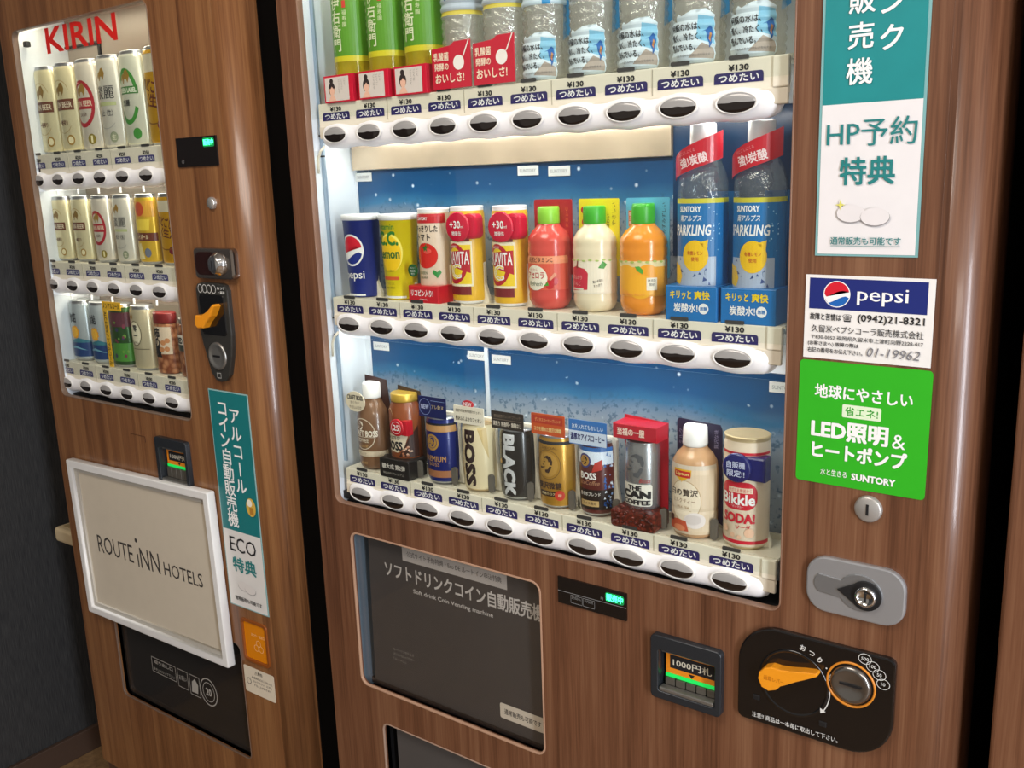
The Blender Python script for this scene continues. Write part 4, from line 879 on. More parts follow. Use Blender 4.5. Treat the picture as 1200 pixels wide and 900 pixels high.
cd = lab(MB().lathe([(0, 1), (.001, 1)], mat('#cc2030', .3), 24, axis='y').build('new_badge', it.T), 'red oval NEW badge')
for v in cd.data.vertices: v.co = (v.co.x*.0095+.0, v.co.y-.022, v.co.z*.0055+.120)
Print(flat(-.0231, 0, .120)).text('NEW', 0, 0, .0052, PWHITE, w=.013, bold=.02).build('badge_lettering', cd)
BK = mat('#1c1a18', .25, .1, .3)
it = boss_can(4, 'black coffee can with sideways white BLACK lettering', BK, SILVER)
L = it.label(); L.text('BLACK', .001, .046, .0165, mat('#d9dcde', .3, .2), w=.080, rot=-90, bold=.065); L.text('BOSS Black', -.0135, .058, .005, mat('#8a7a58', .4), w=.042, rot=-90); L.circle(-.0135, .050, .003, GOLD); L.build('label', it.T)
o, q = topcard(it, -.0245, .094, .0265, .117, mat('#2a211c', .4)); q.text('独自焙煎ブレンドブラック', 0, .0055, .0042, mat('#8a7a68', .5), w=.042).rect(-.023, .0008, .023, .0013, mat('#8a7a68', .5)).text('深煎り 無香料・無糖なし', 0, -.0045, .0062, mat('#d9d0c0', .5), w=.045, bold=.03); q.build('card_lettering', o)
GD = mat('#c29236', .28, .45, .2)
it = boss_can(5, 'gold low-sugar coffee can with a man emblem under an orange card', GD, SILVER)
L = it.label(); L.rect(-.038, .083, .038, .087, INK, layer=1); L.ring(-.001, .057, .0185, .0195, .0008, mat('#7a5a22', .4)); L.circle(-.001, .057, .0150, mat('#cfa14a', .3, .4), .016); bossman(L, -.002, .059, .0128, mat('#3a2416', .4)); L.text('SPECIAL', .002, .0788, .003, mat('#6a4a1a', .4), w=.024)
L.text('贅沢微糖', .001, .030, .0088, mat('#3a2416', .4), w=.034, bold=.03).rect(-.014, .0155, .012, .0225, mat('#3a2416', .4)).text('無糖のコク', -.001, .019, .0038, mat('#e6d4a0', .4), w=.020).circle(.0155, .0175, .0068, mat('#c33a2a', .4)).text('糖', .0155, .0175, .0045, mat('#f0d8b0', .4)); L.build('label', it.T)
o, q = topcard(it, -.0235, .095, .0265, .122, mat('#c4521f', .4)); q.rect(-.0225, .001, .0225, .011, mat('#b0331c', .5)).text('デミタスコーヒーブレンド', 0, .0058, .0048, mat('#e8b070', .5), w=.038, bold=.01).text('コクを極めた贅沢な微糖', 0, -.0058, .0058, mat('#f0d890', .5), w=.041, bold=.02); q.build('card_lettering', o)
IC = mat('#5a2420', .3, 0, .2)
it = boss_can(6, 'iced coffee can in blue, white and dark brown under a blue card', IC, SILVER, .002, .0225)
L = it.label(); L.rect(-.035, .066, .035, .087, mat('#dce8f4', .35), layer=1); L.rect(-.035, .082, .035, .087, mat('#2f6ab0', .35), layer=2); L.rect(-.035, .008, .035, .034, mat('#231a18', .35), layer=1); L.poly([(.004, .056), (.018, .060), (.018, .073), (.008, .068)], mat('#b83a30', .4)); L.circle(-.006, .070, .0092, mat('#3a3f78', .4)); L.circle(-.006, .070, .0070, GOLD); bossman(L, -.006, .0712, .0060, mat('#2a1a18', .4))
L.text('BOSS', -.001, .0515, .0080, mat('#e9e6e2', .4), w=.022, bold=.05).text('IceCoffee', .001, .043, .0055, mat('#b88a6a', .4), w=.026, ital=.3).text('香る氷ブレンド', .001, .0285, .0052, mat('#dcd8d0', .4), w=.028, bold=.02).rect(-.013, .0125, .013, .020, mat('#bfa06a', .4)).text('アイス専用', 0, .0163, .0042, INK, w=.019)
rnd = random.Random(9)
for i in range(30): L.poly([(.019+rnd.random()*.012, .012+rnd.random()*.068+q2) if False else (0, 0)]*3, IC) if False else None
for i in range(40):
    x, y = rnd.uniform(.019, .034), rnd.uniform(.010, .078); a = rnd.uniform(.002, .0045); L.poly([(x, y), (x+a, y+a*rnd.uniform(-.6, .6)), (x+a*.4, y+a)], (mat('#dfe9f4', .3), mat('#2f5fa8', .3), mat('#7d9cc8', .3))[i % 3], layer=6+(i % 3)*.4)
L.build('label', it.T)
o, q = topcard(it, -.026, .090, .0275, .121, mat('#2f70b8', .4)); q.rect(-.026, -.0145, .0265, .002, mat('#c9d8ea', .5)).text('氷を入れてもおいしい', 0, .0075, .0062, mat('#dcebf8', .5), w=.044, bold=.02).text('濃厚なアイスコーヒー', 0, -.0055, .0088, mat('#2a2f68', .5), w=.048, bold=.05); q.build('card_lettering', o)
SLV = mat('#b2b5b8', .27, .75)
it = Item('coffee_can', 'silver coffee can on a bean base in front of a red card', 'drink can', IX(7)-.002, BY, z3, [(.0, .018)]+[(z_+.018, r_) for z_, r_ in can_prof(.0215, .086, .9)], SLV, .92)
L = it.label(); bossman(L, .0, .078, .0165, mat('#55585c', .4)); L.text('Boss', .012, .058, .005, mat('#b03a3a', .5), w=.014, ital=.3); L.rect(-.021, .0265, .021, .0535, mat('#e9e6da', .4), r=.003); L.text('THE', -.001, .0485, .0055, INK, w=.017, bold=.07).text('CAN', .0, .0405, .0085, INK, w=.036, bold=.09).text('COFFEE', .0, .031, .0055, INK, w=.036, bold=.07); L.build('label', it.T)
rdc = mat('#b5172c', .35)
cd = lab(MB().prism([(-.027, .028), (.031, .02), (.031, .118), (.028, .126), (-.027, .130)], .004, .0055, rdc).prism(rectp(-.027, .108, .031, .126), -.024, .0055, rdc, .001).build('hood_card', it.T), 'red hood card with pale lettering')
Print(flat(-.024)).text('至福の一服', -.003, .117, .0088, mat('#f0d8c8', .5), w=.036, bold=.04).build('card_lettering', cd)
bm_ = bpy.data.materials.new('coffee_bean_print'); bm_.use_nodes = True; nt = bm_.node_tree; vo = nt.nodes.new('ShaderNodeTexVoronoi'); vo.inputs['Scale'].default_value = 260; tc = nt.nodes.new('ShaderNodeTexCoord'); nt.links.new(tc.outputs['Object'], vo.inputs['Vector'])
rr_ = nt.nodes.new('ShaderNodeValToRGB'); rr_.color_ramp.elements[0].color = (*lin('#b0604a'), 1); rr_.color_ramp.elements[1].color = (*lin('#3a120c'), 1); rr_.color_ramp.elements[1].position = .75; e = rr_.color_ramp.elements.new(.12); e.color = (*lin('#7a2a1c'), 1)
nt.links.new(vo.outputs['Distance'], rr_.inputs[0]); nt.links.new(rr_.outputs[0], nt.nodes['Principled BSDF'].inputs['Base Color']); nt.nodes['Principled BSDF'].inputs['Roughness'].default_value = .3
bb = MB(); rnd = random.Random(2); bb.prism(rrect(-.029, -.001, .031, .022, .005, 4), -.030, .006, bm_, .003)
for i in range(46):
    x, z_ = rnd.uniform(-.027, .029), rnd.uniform(.002, .028); bb.lathe([(-.0012, .0010), (0, .0024), (.0012, .0010)], bm_, 7, rnd.uniform(.6, 1), c=(x, -.0305+max(0, z_-.020)*.6, z_), axis=rnd.choice('xyz'))
lab(bb.build('bean_base', it.T), 'red-brown coffee bean base')
TB = mat('#c39a72', .25, 0, .3)
pr = [(0, .019), (.003, .0245), (.010, .0265), (.030, .0268), (.034, .0262), (.038, .0268), (.078, .0268), (.090, .0255), (.098, .0205), (.104, .0145), (.108, .0135)]
it = Item('milk_tea_bottle', 'pale milk tea bottle with white cap and navy backing card', 'bottle', IX(8)+.001, BY, z3, pr, TB, .92)
it.cap([(.1065, .0138), (.109, .0145), (.128, .0135), (.130, .012)], PWHITE)
L = it.label(); L.rect(-.0415, .006, .0415, .088, mat('#e3cfb2', .4), layer=1); L.rect(-.0415, .083, .0415, .088, mat('#d8cbb8', .4), layer=2); L.poly([(-.017, .083), (.007, .083), (.0065, .076), (-.005, .068), (-.0165, .076)], mat('#e2b02a', .4)); L.rect(-.0155, .0735, .006, .081, mat('#c22a2a', .4), r=.001); L.text('Lipton', -.0045, .0773, .0045, mat('#f0d080', .4), w=.017, bold=.04)
L.circle(-.002, .046, .0205, mat('#b99a6a', .4), .0245, layer=2.6); L.circle(-.002, .046, .0198, mat('#efe2ca', .4), .0238, layer=3); L.text('白の贅沢', -.003, .056, .0085, mat('#3a2a22', .4), w=.035, bold=.02).text('ミルクティー', -.003, .046, .0055, mat('#9a7a5a', .4), w=.028).text('MILK TEA', -.003, .0385, .003, mat('#b99a6a', .4), w=.015)
L.circle(.011, .0235, .0125, mat('#e9e0dc', .35), .0095).circle(.009, .0245, .0095, mat('#d9d0cc', .35), .006).poly([(-.026, .010), (.004, .010), (.001, .022), (-.010, .0235), (-.026, .0205)], mat('#c2573a', .35)).circle(-.008, .013, .008, mat('#e08a62', .35), .004); L.rect(-.026, .0195, -.0165, .027, mat('#4a2f2a', .4)); L.build('label', it.T)
cd = lab(MB().prism([(-.0265, .05), (.031, .012), (.0295, .125), (.027, .131), (-.024, .1335), (-.0265, .131)], .007, .0082, mat('#221c3e', .4)).build('backing_card', it.T), 'navy backing card')
Print(flat(.007)).text('贅沢な味', .0225, .114, .005, mat('#8d86a4', .5), rot=90, w=.022).text('ミルク', -.0215, .112, .005, mat('#8d86a4', .5), rot=90, w=.018).build('card_lettering', cd)
BI = mat('#e6d5bc', .35, 0, .1)
it = Item('soda_can', 'cream and red yogurt soda can with navy round tag, far right of bottom row', 'drink can', IX(9)-.001, BY, z3, can_prof(.0255, .129, .95), BI, .92, mats=can_mats(BI, mat('#c9b58c', .35, .3)), holder=(.024, .0285, .04))
L = it.label(); rk = mat('#cc2236', .35); L.rect(-.040, .0075, .040, .0115, rk); L.rect(-.040, .1095, .040, .1125, rk); L.poly(rrect(-.0235, .047, .0215, .079, .013, 6), rk); L.rect(-.012, .0665, .016, .0725, mat('#ecd9c0', .4)); L.text('大切な乳酸菌から', .002, .0695, .0042, rk, w=.026); L.text('Bikkle', -.001, .0590, .0120, PWHITE, w=.039, bold=.035).text('・ビックル・', -.001, .0508, .0030, PWHITE, w=.014)
L.text('SODA!', .0, .0375, .0105, rk, w=.037, bold=.06).text('ソーダ', .006, .0275, .005, rk, w=.016, bold=.03)
for u_, v_, r_ in ((.013, .021, .0055), (-.006, .017, .003), (.002, .0155, .0025), (-.016, .023, .004)): L.circle(u_, v_, r_, mat('#e9bfa0', .4))
L.build('label', it.T)
nb = mat('#1c2266', .25, 0, .3)
cd = lab(MB().lathe([(0, .0165), (.003, .0165), (.0045, .0145), (.0045, .0001)], nb, 36, c=(-.001, -.024, .0955), axis='y', cap=False).prism(rectp(0, .082, .030, .109), -.0245, -.008, nb, .003).build('round_tag', it.T), 'navy round tag with white lettering')
Print(flat(-.0286, -.001, .0955)).text('自販機', 0, .004, .0075, mat('#c9d0ec', .5), w=.021, bold=.02).text('限定!!', 0, -.0055, .0075, mat('#c9d0ec', .5), w=.020, bold=.02).build('tag_lettering', cd)

# ================================================================== BEER MACHINE (left)
bm2 = thing('vending_machine', 'narrower beer vending machine on the left with a white framed board hung on its front', 'vending machine', (-.49, .3, 0))
def Q_(o): o.parent = bm2; o.matrix_parent_inverse = Matrix.Translation((.49, -.3, 0)); return o
lw = rrect(-.806, .952, -.3865, 1.622, .014); lb = rrect(-.727, .335, -.320, .56, .012)
Q_(plate('door_panel', [(-.850, .14), (-.230, .14), (-.230, TOPZ), (-.850, TOPZ)], [lw, lb, rectp(-.489, .830, -.407, .908), rectp(-.3065, .540, -.2425, .615)], -.010, -.004, WOOD_WARM))
Q_(door_corner(None, -.230, -.186, .14, TOPZ, .044, WOOD_WARM, 1, .004))
Q_(MB().box(-.853, -.8495, -.008, .03, .20, TOPZ, mat('#9a8a78', .35, .4), .0008).build('side_trim'))
c2 = MB(); c2.box(-.846, -.826, .012, .70, .05, TOPZ-.01, cm).box(-.208, -.190, .042, .70, .05, TOPZ-.01, cm).box(-.826, -.19, .68, .70, .05, TOPZ-.01, cm).box(-.826, -.19, .05, .68, TOPZ-.03, TOPZ-.01, cm).box(-.85, -.192, .0, .68, .05, .14, mat('#5a4032', .4))
for x in (-.80, -.23):
    for y in (.08, .62): c2.lathe([(0, .02), (.05, .02)], BLACKM, 12, c=(x, y, 0))
Q_(c2.build('cabinet'))
Q_(plate('window_trim', rrect(-.8068, .9512, -.3857, 1.6228, .0148), [rrect(-.8052, .9528, -.3873, 1.6212, .013)], -.0108, .0, mat('#7a6656', .35)))
ll = MB(); ll.box(-.818, -.8062, -.0035, .100, .94, 1.67, LINER).box(-.3863, -.372, -.0035, .100, .94, 1.67, LINER).box(-.806, -.3865, -.0035, .100, 1.66, 1.67, mat('#5a564f', .4)).box(-.806, -.3865, .012, .100, .940, .952, BLACKM).box(-.806, -.3865, .092, .100, .952, 1.66, mat('#968b80', .35))
Q_(ll.build('window_liner'))
Q_(MB().box(-.70, -.692, .089, .0922, 1.40, 1.622, BLACKM).box(-.806, -.69, .086, .0922, 1.600, 1.6035, BLACKM).box(-.800, -.7885, .004, .014, 1.596, 1.606, BLACKM, .002).box(-.8045, -.797, .004, .02, 1.375, 1.398, DKGREY, .001).build('inner_bracket'))
LX = [-.8003+k*.0694 for k in range(6)]
LZ = (1.3597, 1.1670, .9750)
for z, bs, pr_ in zip(LZ, (.047, .043, .043), ('250', '200', '200')):
    Q_(shelf(None, LX, z, bs, -.8265 if False else -.804, -.3885, pr_, .046, '#3c3a78', depth=.060, bx=(.0188, .0095)))
for o in list(C.objects):
    if o.parent is None and o.name.split('.')[0] in ('shelf_tray', 'price_rail', 'button_bar'): Q_(o)
led(Q_, -.79, -.40, 1.648, .55, (1, .88, .66), y=.012); led(Q_, -.79, -.40, 1.352, .28, (1, .9, .72), y=.030); led(Q_, -.79, -.40, 1.159, .25, (1, .9, .72), y=.030)
for z0, z1_ in ((1.380, 1.618), (1.187, 1.340), (.995, 1.147)): Q_(MB().box(-.804, -.388, -.0008, .0004, z0, z1_, GLASS).build('glass_pane'))
q = Print(flat(-.0010)); q.text('KIRIN', -.598, 1.596, .040, mat('#d8231c', .4), w=.218, bold=.028); Q_(lab(q.build('window_lettering'), 'red brand lettering on the upper glass'))
for zt in (1.343, 1.150):
    for x in LX[:-1]: Q_(MB().box(x+.0335, x+.0355, .012, .016, zt-.010, zt, WHITE, .0004).build('hanging_peg'))
def kirin(L, u, v, s_, m):
    P = lambda pts: [(u+a*s_, v+b*s_) for a, b in pts]
    L.poly(P([(-1, -.1), (-.7, .35), (-.2, .5), (.1, .9), (.5, 1.0), (.35, .6), (.8, .5), (.9, .2), (.4, .15), (.7, -.3), (.5, -.7), (.3, -.2), (-.1, -.15), (-.3, -.7), (-.55, -.75), (-.4, -.1), (-.8, -.5)][::-1]), m)
def beer_can(kind, k, row, ords):
    big = row == 0
    h = (.155, .120, .117)[row]; a = (.031, .0262, .0285)[row]; sy = (.62, .55, .66)[row]
    z = LZ[row]+(.047, .043, .043)[row]; s_ = h/.155; x = LX[k]+(.016, .004, .024)[row]
    cols = {'ichi': '#e6ddb2', 'lager': '#e3dccb', 'tanrei': '#e2dfd0', 'green': '#e2e4cf', 'nodo': '#d9a520', 'sour': '#e3bb3a', 'ice': '#b9c4c8', 'dark': '#31552a', 'zero': '#cdc3a2'}
    m = mat(cols[kind], .28, .35)
    names = {'ichi': 'cream beer can with brown lettering band', 'lager': 'white beer can with red ring', 'tanrei': 'white beer can with large black kanji', 'green': 'white beer can with green ring and band', 'nodo': 'golden beer can with brown brush kanji', 'sour': 'yellow and cream sour can with brown band', 'ice': 'silver and navy lemon can', 'dark': 'dark green can behind an L-shaped yellow card', 'zero': 'beige non-alcoholic can with oval emblem'}
    it = Item('beer_can' if kind not in ('ice', 'sour') else 'lemon_can', ('tall ' if big else 'short ')+names[kind]+', '+ords, 'drink can', x, .034, z, can_prof(a, h, .84, .0045), m, sy, 'cans in the beer machine', 40, can_mats(m))
    L = it.label(.006); K = lambda v: v*s_
    bn = mat('#6a3a22', .45); gd = mat('#b08a3a', .35, .3)
    if kind == 'ichi':
        kirin(L, 0, K(.108), .0135*s_, mat('#8a6a2a', .45)); L.ring(0, K(.100), .024*s_, .026*s_, .0008, gd, 20, 160); L.rect(-.031*s_, K(.074), .031*s_, K(.093), bn); L.text('KIRIN BEER', 0, K(.0835), K(.0095), mat('#efe6c8', .45), w=.052*s_, bold=.012); L.text('一番搾り', 0, K(.052), K(.009), bn, w=.026*s_, bold=.02); L.circle(.015*s_, K(.022), .009*s_, gd); L.circle(.015*s_, K(.022), .0062*s_, mat('#e6ddb2', .4)); L.ring(0, K(.062), .024*s_, .028*s_, .0006, gd, 215, 325)
    if kind == 'lager':
        L.ring(0, K(.080), .030*s_, .040*s_, .0072*s_, mat('#a8202c', .4)); kirin(L, 0, K(.102), .0130*s_, gd); L.rect(-.0285*s_, K(.071), .0285*s_, K(.090), mat('#a8202c', .4)); L.text('KIRIN BEER', 0, K(.0805), K(.0095), mat('#efe6c8', .45), w=.048*s_, bold=.012); L.text('LAGER', 0, K(.062), K(.006), bn, w=.02*s_); L.circle(.015*s_, K(.020), .009*s_, mat('#8a7a2a', .4)); L.rect(.013*s_, K(.014), .017*s_, K(.026), mat('#e6ddb2', .4))
    if kind == 'tanrei':
        kirin(L, -.002, K(.122), .0120*s_, gd); L.text('淡麗', .001, K(.094), K(.022), INK, w=.048*s_, bold=.008); L.rect(-.028*s_, K(.072), .028*s_, K(.078), mat('#b8c08a', .45)); L.text('極上〈生〉', .001, K(.060), K(.010), INK, w=.036*s_, bold=.02); L.circle(.015*s_, K(.020), .009*s_, mat('#8d957a', .4)); L.text('生', .015*s_, K(.020), K(.009), mat('#e6e2c8', .4)); L.ring(0, K(.052), .024*s_, .018*s_, .0006, GREY, 200, 330)
    if kind == 'green':
        L.ring(0, K(.082), .027*s_, .045*s_, .0075*s_, mat('#3f8a35', .4), 20, 150); L.ring(0, K(.082), .027*s_, .045*s_, .0075*s_, mat('#3f8a35', .4), 215, 335); kirin(L, 0, K(.112), .0125*s_, gd); L.rect(-.027*s_, K(.086), .027*s_, K(.098), mat('#3f7a35', .4)); L.text('GREEN LABEL', 0, K(.092), K(.0075), mat('#e9efd8', .45), w=.046*s_, bold=.04); L.text('淡麗', -.004, K(.072), K(.010), INK, w=.02*s_, bold=.02); L.circle(.016*s_, K(.022), .009*s_, mat('#3f8a35', .4))
    if kind == 'nodo':
        L.rect(-.045, K(.115), .045, h-.012, mat('#e6dfc6', .3, .2), layer=1); L.column('のどごし', -.002, K(.108), .021*s_, mat('#5a2416', .5), .0165*s_, .05) if False else None; L.text('のどごし', 0, K(.094), K(.020), mat('#6a2a16', .5), w=.050*s_, bold=.04, rot=-15); L.text('〈生〉', .003, K(.070), K(.020), mat('#6a2a16', .5), w=.036*s_, bold=.04, rot=-10); L.circle(.016*s_, K(.032), .008*s_, mat('#7a2030', .4)); L.ring(0, K(.045), .026*s_, .012*s_, .002, mat('#8a5a16', .5), 190, 330)
    if kind == 'sour':
        L.rect(-.042, K(.105), .042, K(.140), mat('#d9a23a', .35), layer=1); L.circle(.0, K(.122), .012, mat('#c4502a', .4)); L.rect(-.042, K(.052), .042, K(.070), mat('#6a3422', .4), layer=1); L.text('ハイボール', 0, K(.061), K(.010), mat('#efe0b8', .4), w=.042*s_, bold=.03); L.circle(.015*s_, K(.026), .010*s_, mat('#6f7686', .4)); L.poly([(-.026, K(.012)), (.004, K(.012)), (-.004, K(.048)), (-.026, K(.040))], mat('#e8d9a0', .4)); L.poly([(-.022, K(.075)), (.020, K(.075)), (.024, K(.100)), (-.02, K(.100))], mat('#efd24a', .4))
    if kind == 'ice':
        L.rect(-.045, K(.012), .045, K(.048), mat('#1f3f74', .35), layer=1); L.poly([(-.045, K(.048)), (-.015, K(.052)), (.01, K(.060)), (.045, K(.050)), (.045, K(.048))], mat('#3a7a8a', .35)); L.text('氷結', -.001, K(.112), K(.024), INK, w=.028*s_, bold=.03, rot=0); st = []
        for i in range(24): rr = (.0175 if i % 2 else .0145)*s_; st.append((.001+rr*math.cos(PI*i/12), K(.075)+rr*math.sin(PI*i/12)))
        L.poly(st, mat('#f0a81c', .35)); L.circle(.001, K(.075), .0118*s_, mat('#f6c64a', .35)); 
        for i in range(6): L.poly([(.001, K(.075)), (.001+.010*s_*math.cos(PI*i/3-.2), K(.075)+.010*s_*math.sin(PI*i/3-.2)), (.001+.010*s_*math.cos(PI*i/3+.2), K(.075)+.010*s_*math.sin(PI*i/3+.2))], mat('#f0b02c', .35), layer=9)
        L.poly([(-.03, K(.030)), (.0, K(.040)), (.03, K(.028)), (.0, K(.034))], mat('#6fa9c0', .35))
    if kind == 'dark':
        L.rect(-.045, K(.10), .045, K(.135), mat('#5a2f3a', .35), layer=1); L.rect(-.045, K(.015), .045, K(.060), mat('#4a8a35', .35), layer=1)
        rnd = random.Random(4)
        for i in range(22): L.circle(rnd.uniform(-.026, .030), rnd.uniform(K(.02), K(.12)), rnd.uniform(.002, .004), (mat('#6a9a3a', .4), mat('#3a3a5a', .4), mat('#7a3a4a', .4))[i % 3], layer=4+(i % 3)*.5)
        yc = mat('#f2bd1e', .4)
        cd = lab(MB().prism([(-.024, .000), (-.010, .000), (-.010, .106), (.036, .106), (.036, .122), (-.024, .122)], -.0215, -.0205, yc).build('corner_card', it.T), 'yellow L-shaped card with dark lettering')
        q = Print(flat(-.0215)); q.text('ノンアルコール', .006, .114, .009, INK, w=.054, bold=.03); q.text('ALC.0.00%ノンアルコール', -.017, .053, .0085, INK, w=.10, rot=-90, bold=.03); q.build('card_lettering', cd)
    if kind == 'zero':
        L.ring(0, K(.090), .021*s_, .030*s_, .0014, mat('#6a6248', .4)); L.circle(0, K(.090), .018*s_, mat('#e9e2c4', .4), .027*s_); L.column('零一', 0, K(.102), .017*s_, INK, .018*s_, .03); L.text('ZERO', 0, K(.068), K(.0045), INK, w=.014); L.rect(-.01, K(.052), .03, K(.0535), mat('#6a6248', .4)); kirin(L, -.008, K(.128), .008*s_, gd)
    L.build('label', it.T)
    return it
for k, kd in enumerate(('ichi', 'ichi', 'lager', 'tanrei', 'green', 'nodo')):
    beer_can(kd, k, 0, 'top row' + (', leftmost' if k == 0 else ', second from left' if k == 1 else ''))
for k, kd in enumerate(('ichi', 'ichi', 'lager', 'tanrei', 'sour', 'nodo')):
    beer_can(kd, k, 1, 'middle row' + (', leftmost' if k == 0 else ', second from left' if k == 1 else ''))
for k, kd in enumerate(('ice', 'ice', 'dark', 'zero')):
    beer_can(kd, k, 2, 'bottom row' + (', leftmost' if k == 0 else ', second from left' if k == 1 else ''))
nutm = bpy.data.materials.new('mixed_snacks'); nutm.use_nodes = True; nt = nutm.node_tree; vo = nt.nodes.new('ShaderNodeTexVoronoi'); vo.inputs['Scale'].default_value = 95; tc = nt.nodes.new('ShaderNodeTexCoord'); nt.links.new(tc.outputs['Object'], vo.inputs['Vector'])
rr_ = nt.nodes.new('ShaderNodeValToRGB'); rr_.color_ramp.elements[0].color = (*lin('#d09468'), 1); rr_.color_ramp.elements[1].color = (*lin('#7a3f22'), 1); rr_.color_ramp.elements[1].position = .7
nt.links.new(vo.outputs['Distance'], rr_.inputs[0]); nt.links.new(rr_.outputs[0], nt.nodes['Principled BSDF'].inputs['Base Color']); nt.nodes['Principled BSDF'].inputs['Roughness'].default_value = .35
for k, lb_, capm in ((4, 'snack jar with red lid and black brush lettering, bottom row of the beer machine', mat('#7a1c1c', .4)), (5, 'nut jar with grey lid and black label, bottom row of the beer machine', mat('#8d8a86', .35, .4))):
    a = .0265; h = .102
    it = Item('snack_jar', lb_, 'jar', LX[k]+.022, .034, LZ[2]+.043, [(0, a*.85), (.003, a*.97), (.008, a), (h-.018, a), (h-.012, a*.92), (h-.010, a*.90)], nutm, .62, 'snack jars')
    it.cap([(h-.0125, a*.98), (h-.011, a), (h+.004, a), (h+.006, a*.94)] if k == 4 else [(h-.012, a*.8), (h-.004, a*.84), (h-.002, a*.84), (h, a*.8)], capm, 'lid')
    L = it.label(.006)
    if k == 4: L.rect(-.030, .036, .030, h-.018, mat('#e0cdb2', .4), layer=1); L.column('柿の種', -.006, .072, .020, INK, .0165, .06); [L.circle(x, y, .006, mat('#c88a5a', .4), .0045, layer=7+i*.5) for i, (x, y) in enumerate(((.010, .056), (.018, .045), (.006, .044), (.02, .060)))]
    else: L.rect(-.036, .046, .036, .074, mat('#e9e4da', .4), layer=1); L.text('MIXED NUTS', 0, .064, .010, INK, w=.046, bold=.06); L.rect(-.036, .046, .036, .057, mat('#3a4440', .4))
    L.build('label', it.T)
# control column of the beer machine
dp = Q_(MB().prism(rectp(-.345, 1.3685, -.2445, 1.4125), -.0125, -.009, mat('#120d0c', .15, 0, .4)).build('credit_display'))
q = Print(flat(-.0125, -.295, 1.3905)); q.rect(.018, .006, .046, .0195, mat('#067a40', .5, 0, 0, .6), r=.003); q.text('販売中', .032, .0128, .0088, GRN, w=.024, bold=.04); q.build('lit_lettering', dp)
Print(flat(-.0125, -.295, 1.3905)).ring(-.036, -.0135, .003, .003, .0005, LN).build('panel_lettering', dp)
Q_(MB().lathe([(0, .0095), (.004, .0092), (.006, .0075), (.006, .0001)], mat('#c9c6c0', .25, .7), 24, c=(-.2705, -.010, 1.313), axis='y', cap=False).build('service_button'))
lp = Q_(MB().prism(rrect(-.3195, 1.197, -.2225, 1.245, .008, 4), -.021, -.008, mat('#a69c94', .12, .95), .003).build('lock_plate'))
MB().prism(rrect(-.315, 1.203, -.262, 1.239, .012, 5), -.0222, -.020, mat('#2a100e', .1, .2, .5), .001).build('lock_cover', lp)
q = MB().lathe([(0, .0185), (.004, .018), (.006, .015), (.010, .014), (.012, .011), (.012, .0001)], CHROME, 28, c=(-.256, -.021, 1.221), axis='y', cap=False); q.box(-.257, -.255, -.0345, -.0325, 1.214, 1.228, BLACKM); q.build('lock_cylinder', lp)
o_ = [(-.247, 1.110), (-.247, 1.180), (-.252, 1.188), (-.262, 1.1905), (-.312, 1.1905), (-.322, 1.188), (-.327, 1.180), (-.327, 1.110), (-.322, 1.090), (-.318, 1.078), (-.308, 1.045), (-.298, 1.034), (-.287, 1.0315), (-.275, 1.034), (-.262, 1.045), (-.252, 1.076), (-.249, 1.092)][::-1]
cp = Q_(MB().prism(o_, -.018, -.008, mat('#33322f', .3, .1, .2), .002).build('coin_panel'))
MB().prism(rrect(-.3185, 1.108, -.257, 1.172, .006), -.0192, -.0175, BLACKG, .0005).build('lever_dish', cp)
lv = [(-.318, 1.131), (-.314, 1.140), (-.300, 1.1405), (-.283, 1.148), (-.268, 1.159), (-.264, 1.156), (-.276, 1.140), (-.290, 1.129), (-.298, 1.120), (-.312, 1.119), (-.318, 1.124)]
lab(MB().prism(lv[::-1], -.033, -.019, ORANGE, .0025).build('return_lever', cp), 'orange coin return lever')
q = MB().lathe([(0, .0225), (.002, .022), (.003, .0185), (.001, .0165), (.002, .008), (.002, .0001)], STEEL, 32, c=(-.2865, -.018, 1.074), axis='y', cap=False); q.box(-.295, -.278, -.0212, -.0198, 1.0725, 1.0755, BLACKM); q.build('coin_slot', cp)
q = Print(flat(-.018))
for i in range(4): q.ring(-.314+i*.0115, 1.181, .0058, .0068, .0009, W_)
q.text('おつり', -.261, 1.183, .0042, W_, w=.018, bold=.03).text('・返却', -.260, 1.1765, .0042, W_, w=.015, bold=.03); q.polys(ring(-.287, 1.0425, .007, .006, .0008, 4, 45, 405), W_); q.build('panel_lettering', cp)
bill_slot(-.4945, .824, -.4015, .914, Q_)
q = MB(); q.box(-.582, -.536, -.0107, -.0099, .9045, .9051, mat('#4a2a1a', .5)); q.box(-.536, -.5352, -.0107, -.0099, .894, .905, mat('#4a2a1a', .5)); Q_(lab(q.build('engraved_line'), 'thin line scored in the laminate'))
# orange coin return cup
orr = Q_(plate('coin_return', rrect(-.3085, .538, -.2405, .617, .008), [rrect(-.304, .543, -.245, .612, .006)], -.0125, .0, mat('#8a4a1a', .3)))
MB().box(-.304, -.245, .0005, .003, .543, .612, mat('#c2600c', .25)).build('cup_back', orr)
lab(MB().prism(rrect(-.3035, .5435, -.2455, .6115, .006), -.0095, -.0065, clear('orange_acrylic', '#f0a02c', '#f09412', .8, 1.5, .06)).build('return_flap', orr), 'glossy orange flap')
q = Print(flat(-.0095, -.268, .577)); oi = mat('#f4cf96', .5)
q.text('おつり・返却口', 0, .013, .0055, oi, w=.034); q.ring(0, -.001, .006, .006, .0007, oi); q.ring(-.006, -.010, .006, .006, .0007, oi); q.ring(.006, -.010, .006, .006, .0007, oi); q.build('flap_lettering', orr)
